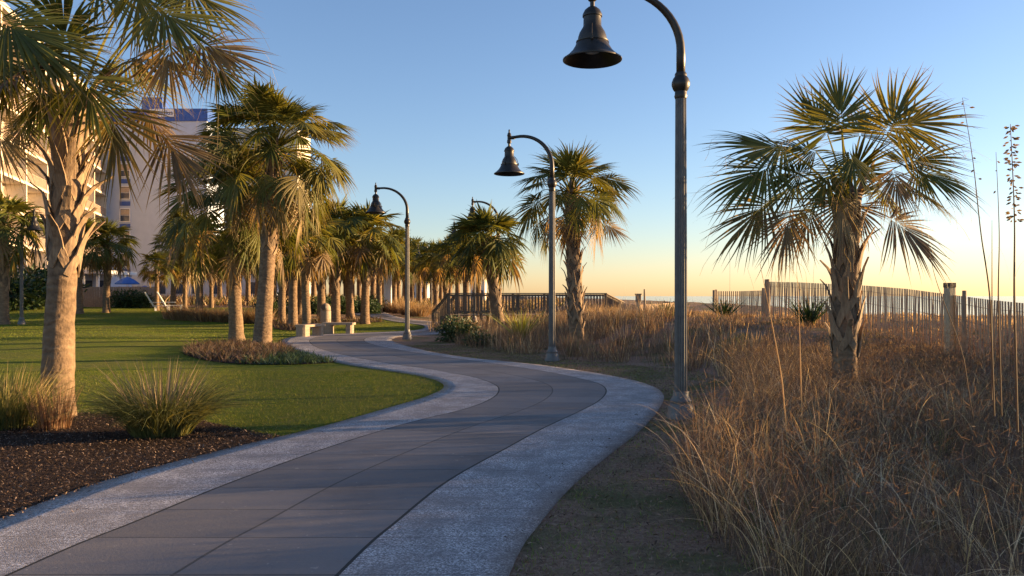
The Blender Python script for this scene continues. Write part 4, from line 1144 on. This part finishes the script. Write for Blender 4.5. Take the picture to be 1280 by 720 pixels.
# low poolside building
DP = 74; x0 = at(40, DP)[0]; x1 = at(135, DP)[0]
H3 = empty('pool_house', ((x0 + x1) / 2, DP, .8), 'low white poolside building with columns under the palms', 'building'); O = Vector(H3.location)
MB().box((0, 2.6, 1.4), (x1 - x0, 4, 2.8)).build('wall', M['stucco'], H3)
MB().box((0, 1.6, 3.0), (x1 - x0 + .6, 7, .35)).build('roof', M['white'], H3)
for k in range(6): MB().box((-3.3 + k * 1.32, -1.4, 1.4), (.22, .22, 2.82)).build('column', M['white'], H3)
for k in range(5): MB().box((-2.6 + k * 1.32, .57, 1.5), (.8, .05, 1.5)).build('window', M['window'], H3)
x0 = at(186, 90)[0]; x1 = at(330, 90)[0]
H4 = empty('low_building', ((x0 + x1) / 2, 90, .8), 'low white building glimpsed behind the far palms', 'building')
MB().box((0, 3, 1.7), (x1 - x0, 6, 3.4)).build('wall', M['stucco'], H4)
MB().box((0, 3, 3.5), (x1 - x0 + .5, 6.6, .25)).build('roof', M['roof'], H4)
for k in range(6): MB().box((-5.2 + k * 2.1, -.01, 1.7), (1.2, .06, 1.3)).build('window', M['window'], H4)
# distant tower and wall
def tower(px0, px1, D, yt, label, mat, step=None):
    x0 = at(px0, D)[0]; x1 = at(px1, D)[0]; z = hz((x0 + x1) / 2, D); h = zt(yt, D) - z
    e = empty('distant_building', ((x0 + x1) / 2, D, z), label, 'building')
    MB().box((0, 6, h / 2), (x1 - x0, 12, h)).build('wall', mat, e)
    if step: MB().box((step * (x1 - x0), 6, h + .8), ((x1 - x0) * .35, 8, 1.6)).build('roof_block', mat, e)
    nfl = int(h / 3); w = MB()
    for f in range(nfl):
        m = max(2, int((x1 - x0) / 4)) if nfl < 30 else 3
        for k in range(m):
            w = MB().box((-(x1 - x0) / 2 + (k + .5) * (x1 - x0) / m, -.02, f * 3 + 1.7), ((x1 - x0) / m * .5, .06, 1.4)); w.build('window', M['window'], e)
tower(509, 534, 320, 307, 'pale distant tower rising above the far palms', M['farwall'], -.25)
tower(588, 606, 160, 349, 'small pinkish distant building seen between palm trunks', M['stucco2'])
tower(276, 372, 190, 160, 'tall cream tower block partly hidden behind the palm pair', M['stucco2'])
tower(330, 372, 150, 345, 'low distant building hidden behind the palm row', M['farwall'])

# ------------------------------------------------------------------ grass clumps, shrubs
def clump(name, loc, r, h, n, cols, label, cat, group=None, w=(.006, .011), curl=(.1, .8), seg=5, lean=.55, tips=None):
    e = empty(name, loc, label, cat, group)
    a = U(0, 2 * np.pi, n); rr = r * .45 * np.sqrt(RNG.random(n)); xy = np.stack([np.cos(a) * rr, np.sin(a) * rr], -1)
    V, Q, T = blades(xy, h * U(.55, 1.08, n), U(*w, n), U(0, lean, n), U(*curl, n), cols, seg, z0=np.zeros(n) - .03, direction=a + RNG.normal(0, .5, n))
    mesh_np('blades', V, [Q], M['grassblade'], e, tint=T)
    if tips:
        m = n // 16; a = U(0, 2 * np.pi, m); rr = r * .4 * np.sqrt(RNG.random(m)); xy = np.stack([np.cos(a) * rr, np.sin(a) * rr], -1)
        V, Q, T = blades(xy, h * U(.8, 1.08, m), U(.007, .014, m), U(0, lean * .8, m), U(.05, .3, m), tips, 5, z0=np.zeros(m), direction=a)
        mesh_np('seed_heads', V, [Q], M['grassblade'], e, tint=T)
    return e
g_ = gp(203, 545)
clump('ornamental_grass', (*g_, hz(*g_) + .02), .66, .92, 2200, OLV + OLV + OLV + [(.16, .16, .06)], 'rounded green and tan fountain grass clump on the near mulch bed', 'ornamental grass', curl=(.35, 1.2), lean=.62, tips=[(.34, .24, .16), (.28, .20, .14)])
g_ = gp(2, 535)
clump('ornamental_grass', (*g_, hz(*g_) + .02), .9, .80, 1300, OLV + OLV + [(.30, .26, .08)], 'yellowish leafy grass clump at the left edge beside the big palm', 'ornamental grass', lean=.6, tips=[(.36, .27, .13)])
g_ = gp(-40, 528)
clump('ornamental_grass', (*g_, hz(*g_) + .02), .9, .8, 900, OLV + OLV + [(.30, .24, .10)], 'grass clump cut off by the left edge of the photo', 'ornamental grass', lean=.6)
g_ = gp(66, 538)
clump('ornamental_grass', (*g_, hz(*g_) + .02), .42, .62, 240, [(.24, .13, .08), (.30, .2, .11), (.17, .10, .06)], 'thin reddish stems growing against the foot of the big palm', 'ornamental grass', lean=.28, curl=(0, .3))
GRS = 'row of tan ornamental grasses beyond the lawn'
pc = None
for k in range(11):
    px = 218 + k * 11; D = 44 - .25 * k; x, y = at(px, D)
    if k == 0: pc = clump('ornamental_grass', (x, y, hz(x, y)), 1.2, 1.0, 420, [(.26, .17, .10), (.34, .24, .14), (.20, .13, .09)], 'tan ornamental grass in the long row beyond the lawn', 'ornamental grass', GRS, w=(.016, .03), seg=3, lean=.5); pk = kids(pc)
    else: copy_tree(pc, (x + random.uniform(-.1, .1), y + random.uniform(-.3, .3), hz(x, y)), random.uniform(0, 6), random.uniform(.85, 1.1), None, GRS, pk)
GR2 = 'tan grasses at the far bend'
for k, (px, D) in enumerate([(478, 62), (490, 60), (502, 58), (514, 55), (524, 53), (533, 56), (470, 66), (497, 66)]):
    x, y = at(px, D); copy_tree(pc, (x, y, hz(x, y)), random.uniform(0, 6), random.uniform(.9, 1.3), 'tan grass clump beside the far bend of the path', GR2, pk)

def leaf_mass(center, rad, n, size, cols):
    """leaf sized faces through a lumpy volume"""
    d = RNG.normal(0, 1, (n, 3)); d /= np.linalg.norm(d, axis=1)[:, None]; r = RNG.random(n) ** .45
    lump = 1 + .22 * np.sin(d[:, 0] * 5 + 1) * np.sin(d[:, 1] * 6) + .15 * np.sin(d[:, 2] * 9)
    c = np.array(center) + d * (r * lump)[:, None] * np.array(rad)
    t = RNG.normal(0, 1, (n, 3)) + d * 1.2; t /= np.linalg.norm(t, axis=1)[:, None]; s = np.cross(t, RNG.normal(0, 1, (n, 3))); s /= np.linalg.norm(s, axis=1)[:, None]
    L = size * U(.6, 1.3, n)[:, None]
    P = np.stack([c, c + t * L * .5, c + t * L], 1)
    return ribbons(P, s[:, None] * (L * .2)[:, None, :] * np.array([.5, 1, .15])[None, :, None], pick(cols, n, .35))
def shrub(name, loc, rad, n, size, cols, label, cat='shrub', group=None):
    e = empty(name, loc, label, cat, group)
    V, Q, T = leaf_mass((0, 0, rad[2] * .75), rad, n, size, cols); k = V[:, 2] < .0; V[k, 2] = .0
    mesh_np('foliage', V, [Q], M['leaf'], e, tint=T)
    st = MB()
    for k in range(6):
        a = k * 1.05; st.tube([(0, 0, -.05), (math.cos(a) * rad[0] * .3, math.sin(a) * rad[1] * .3, rad[2] * .6), (math.cos(a) * rad[0] * .6, math.sin(a) * rad[1] * .6, rad[2] * 1.1)], [.02, .014, .006], 6)
    st.build('stems', M['fibre'], e); return e
DG_ = [(.03, .06, .02), (.045, .08, .025), (.02, .045, .018), (.06, .09, .03)]
x, y = at(572, 28); shrub('shrub', (x, y, hz(x, y)), (.75, .7, .48), 2600, .10, DG_, 'dark green shrub where the dune scrub meets the path bend')
x, y = at(600, 25.5); shrub('shrub', (x, y, hz(x, y)), (.5, .5, .25), 900, .09, DG_ + [(.10, .13, .04)], 'low green leafy plant at the foot of the dune scrub')
def spiky(loc, r, n, cols, label):
    e = empty('yucca', loc, label, 'yucca'); a = U(0, 2 * np.pi, n); xy = np.zeros((n, 2)) + RNG.normal(0, .05, (n, 2))
    V, Q, T = blades(xy, r * U(.7, 1.1, n), U(.03, .05, n), U(.05, 1.3, n), U(0, .25, n), cols, 4, z0=np.zeros(n), direction=a)
    mesh_np('leaves', V, [Q], M['leaf'], e, tint=T); MB().tube([(0, 0, -.1), (0, 0, .2)], [.08, .06], 8).build('stem', M['fibre'], e)
x, y = at(651, 27); spiky((x, y, hz(x, y)), 1.1, 90, [(.30, .30, .05), (.22, .24, .05)], 'yellow green spiky yucca beside the leaning palm trunk')
x, y = at(906, 27.5); spiky((x, y, hz(x, y)), .8, 80, DG_, 'dark green spiky plant in front of the low picket fence')
x, y = at(1012, 21.5); spiky((x, y, hz(x, y)), .85, 90, DG_, 'dark green spiky plant in front of the long fence left of the right palm')
x, y = at(832, 33); spiky((x, y, hz(x, y)), .9, 80, DG_, 'dark spiky plant beside the nearest lamp pole at the dune crest')
HG = 'dark hedge shrubs beyond the path'; sp_ = None
for k, (px, D) in enumerate([(398, 52), (412, 56), (428, 54), (440, 56), (450, 58), (463, 56), (470, 60), (335, 46), (345, 48), (152, 55), (168, 55.5), (178, 55), (60, 54), (40, 52), (22, 50)]):
    x, y = at(px, D)
    lab = 'dark rounded hedge shrub beyond the far path' if k < 7 else ('dark shrub at the right of the palm pair' if k < 9 else ('bushy shrub at the foot of the board fence' if k < 12 else 'dense dark shrub behind the lamp post at the far left'))
    gr = HG if k < 7 else (HG + ' right of the pair' if k < 9 else ('shrubs along the board fence' if k < 12 else 'dark shrubs at the far left'))
    if k == 0: sp_ = shrub('shrub', (x, y, hz(x, y)), (.85, .8, .62), 1500, .16, DG_, lab, 'shrub', gr); sk = kids(sp_)
    else: copy_tree(sp_, (x, y, hz(x, y)), random.uniform(0, 6), random.uniform(.85, 1.15) * (2.2 if k >= 12 else 1), lab, gr, sk)
# bed planting
parts = []
cc = scatter(BED, 14); k = 16; ctr = np.repeat(cc, k, axis=0) + RNG.normal(0, .09, (len(cc) * k, 2)); m = inside(BED, ctr[:, 0], ctr[:, 1]) & (ctr[:, 0] < at(372, 22)[0]); ctr = ctr[m]; n = len(ctr)
V, Q, T = blades(ctr, U(.15, .42, n), U(.014, .035, n), U(.1, 1.3, n), U(0, .5, n), [(.10, .066, .058), (.14, .095, .075), (.07, .05, .045), (.20, .14, .10), (.08, .075, .045)], 3)
o = mesh_np('bed_shrubs', V, [Q], M['grassblade'], tint=T); tag(o, 'low purplish brown spiky plants filling the bed under the palm pair', 'ground cover', kind='stuff')
cc = scatter(BED, 260); cc = cc[cc[:, 0] > at(352, 22.5)[0]]; n = len(cc)
V, Q, T = blades(cc, U(.1, .3, n), U(.02, .04, n), U(.1, 1.2, n), U(0, .5, n), [(.05, .09, .035), (.08, .12, .05), (.04, .07, .03)], 2)
o = mesh_np('ground_cover', V, [Q], M['leaf'], tint=T); tag(o, 'low green leafy ground cover at the path end of the bed', 'ground cover', kind='stuff')
cc = scatter(BED2, 30); n = len(cc)
V, Q, T = blades(cc, U(.2, .55, n), U(.03, .05, n), U(.05, .9, n), U(0, .4, n), [(.12, .08, .065), (.17, .115, .085), (.08, .06, .05), (.10, .09, .05)], 3)
o = mesh_np('bed_shrubs', V, [Q], M['grassblade'], tint=T); tag(o, 'low brown plants in the long bed behind the benches', 'ground cover', kind='stuff')
p = scatter([(-50, 58), (-30, 60), (4, 60), (4, 110), (-60, 110)], 12); n = len(p)
V, Q, T = blades(p, U(.3, 1.3, n), U(.05, .12, n), U(.1, .7, n), U(0, .4, n), BRN + OLV + TAN, 2)
o = mesh_np('grove_undergrowth', V, [Q], M['grassblade'], tint=T); tag(o, 'low brown and green undergrowth beneath the far palms', 'undergrowth', kind='stuff')

# ------------------------------------------------------------------ sea oats in the right foreground
def stalk(name, pts, label, cat, heads=0, head_from=.6, col=(.17, .12, .07), leaves=0, thick=.0045):
    D = pts[0][2]; x, y = at(pts[0][0], D); z = hz(x, y); e = empty(name, (x, y, z), label, cat); O = Vector(e.location)
    P = np.array([(*at(p[0], p[2]), zt(p[1], p[2])) for p in pts]); C = catmull(P, 8); C = C - np.array(O)
    n = len(C); o = MB().tube([Vector(c) for c in C], list(np.linspace(thick, thick * .25, n)), 6).build('stem', M['grassblade'], e)
    a_ = o.data.color_attributes.new('tint', 'FLOAT_COLOR', 'POINT'); cc = np.ones((len(o.data.vertices), 4), np.float32); cc[:, :3] = col; a_.data.foreach_set('color', cc.ravel())
    rg = np.random.default_rng(len(label))
    if heads:
        parts = []
        for k in range(heads):
            t = head_from + (1 - head_from) * rg.random(); c = C[min(n - 2, int(t * (n - 1)))] * (1 - (t * (n - 1)) % 1) + C[min(n - 1, int(t * (n - 1)) + 1)] * ((t * (n - 1)) % 1); d = rg.normal(0, 1, 3); d[2] = -abs(d[2]) * .5; d /= np.linalg.norm(d)
            L = rg.uniform(.009, .015); c = c + d * rg.uniform(.0, .03)
            q = np.cross(d, [0, 1, 0]); q /= np.linalg.norm(q) + 1e-6
            for qq in (q, np.cross(d, q)):
                Pp = np.stack([c, c + d * L, c + d * 2 * L])[None]; parts.append(ribbons(Pp, (qq[None] * np.array([.002, .006, .001])[:, None])[None], np.array([col])))
        V, Q, T = join(parts); mesh_np('seed_head', V, [Q], M['grassblade'], e, tint=T)
    for k in range(leaves):
        i0 = int(n * (.2 + .25 * k)); s = C[i0]; dx = (-1) ** k * .16; t = np.linspace(0, 1, 9)[:, None]
        Pp = s + np.array([dx, .03, 0]) * t + np.array([0, 0, 1.0]) * (.42 * t - .52 * t ** 2.3)
        V, Q, T = ribbons(Pp[None], (np.array([[.002, .004, .0]]) * (1.2 - t))[None], np.array([(.34, .25, .13)])); mesh_np('leaf', V, [Q], M['grassblade'], e, tint=T)
    return e
stalk('sea_oat_stalk', [(1243, 520, 4.6), (1238, 380, 4.6), (1226, 290, 4.6), (1216, 200, 4.6), (1203, 122, 4.6)], 'tallest bare grass stalk leaning left against the sky at the right', 'grass stalk', 8, .45, leaves=2)
stalk('sea_oat_stalk', [(1252, 520, 4.9), (1248, 380, 4.9), (1249, 290, 4.9), (1245, 190, 4.9)], 'slender upright grass stalk with one small seed', 'grass stalk', 3, .7)
stalk('sea_oat_stalk', [(1272, 540, 4.5), (1268, 380, 4.5), (1268, 270, 4.5), (1263, 155, 4.5)], 'grass stalk with dense dark seed head near the right edge', 'grass stalk', 110, .50, leaves=1, thick=.006)
stalk('sea_oat_stalk', [(1240, 500, 5.2), (1240, 400, 5.2), (1240, 275, 5.2)], 'short thin stalk between the taller two at the right', 'grass stalk', 0)
stalk('dry_stem', [(985, 560, 7.5), (978, 480, 7.5), (966, 410, 7.5), (950, 330, 7.5)], 'pale leaning dry stem in front of the fence, left one', 'dry stem', 0, col=(.50, .38, .2), thick=.007)
stalk('dry_stem', [(1003, 540, 7.8), (1001, 470, 7.8), (999, 400, 7.8), (996, 340, 7.8)], 'pale upright dry stem in front of the fence, right one', 'dry stem', 0, col=(.50, .38, .2), thick=.006)
stalk('dry_stem', [(1222, 560, 6.5), (1205, 450, 6.5), (1170, 350, 6.5), (1160, 300, 6.5)], 'dark leaning stem crossing the fence right of the palm', 'dry stem', 0, col=(.16, .11, .07), thick=.004)

# ------------------------------------------------------------------ camera, light
cam = bpy.data.cameras.new('camera'); co = bpy.data.objects.new('camera', cam); link(co)
co.location = (0, 0, EYE); co.rotation_euler = (R(90), 0, 0)
cam.sensor_width = 36; cam.lens = 36 * F_PX / 1280; cam.shift_y = 10 / 1280; cam.clip_end = 12000; cam.clip_start = .1
scene.camera = co
SUN_EL, SUN_AZ = 7.0, 76.0   # azimuth clockwise from the view direction (+Y)
wd = bpy.data.worlds.new('World'); scene.world = wd; wd.use_nodes = True; nt = wd.node_tree
bg = nt.nodes['Background']; sky = nt.nodes.new('ShaderNodeTexSky'); sky.sky_type = 'NISHITA'; sky.sun_disc = False
sky.sun_elevation = R(SUN_EL); sky.sun_rotation = R(SUN_AZ); sky.air_density = 1.0; sky.dust_density = .3; sky.ozone_density = 3.0; sky.altitude = 0
nt.links.new(mixc(nt, 1.0, sky.outputs[0], (1.12, .93, .95), 'MULTIPLY'), bg.inputs[0]); bg.inputs[1].default_value = .095
sun = bpy.data.lights.new('sun', 'SUN'); sun.energy = 5.0; sun.angle = R(.6); sun.color = (1, .66, .32)
so = bpy.data.objects.new('sun', sun); link(so)
dirv = Vector((math.sin(R(SUN_AZ)) * math.cos(R(SUN_EL)), math.cos(R(SUN_AZ)) * math.cos(R(SUN_EL)), math.sin(R(SUN_EL))))
so.rotation_euler = dirv.to_track_quat('Z', 'Y').to_euler(); so.location = (30, 10, 20)
vs = scene.view_settings; vs.view_transform = 'Standard'; vs.look = 'None'; vs.gamma = 1; vs.use_curve_mapping = False; vs.exposure = 1.80
scene.cycles.max_bounces = 6; scene.cycles.diffuse_bounces = 3; scene.cycles.transmission_bounces = 4
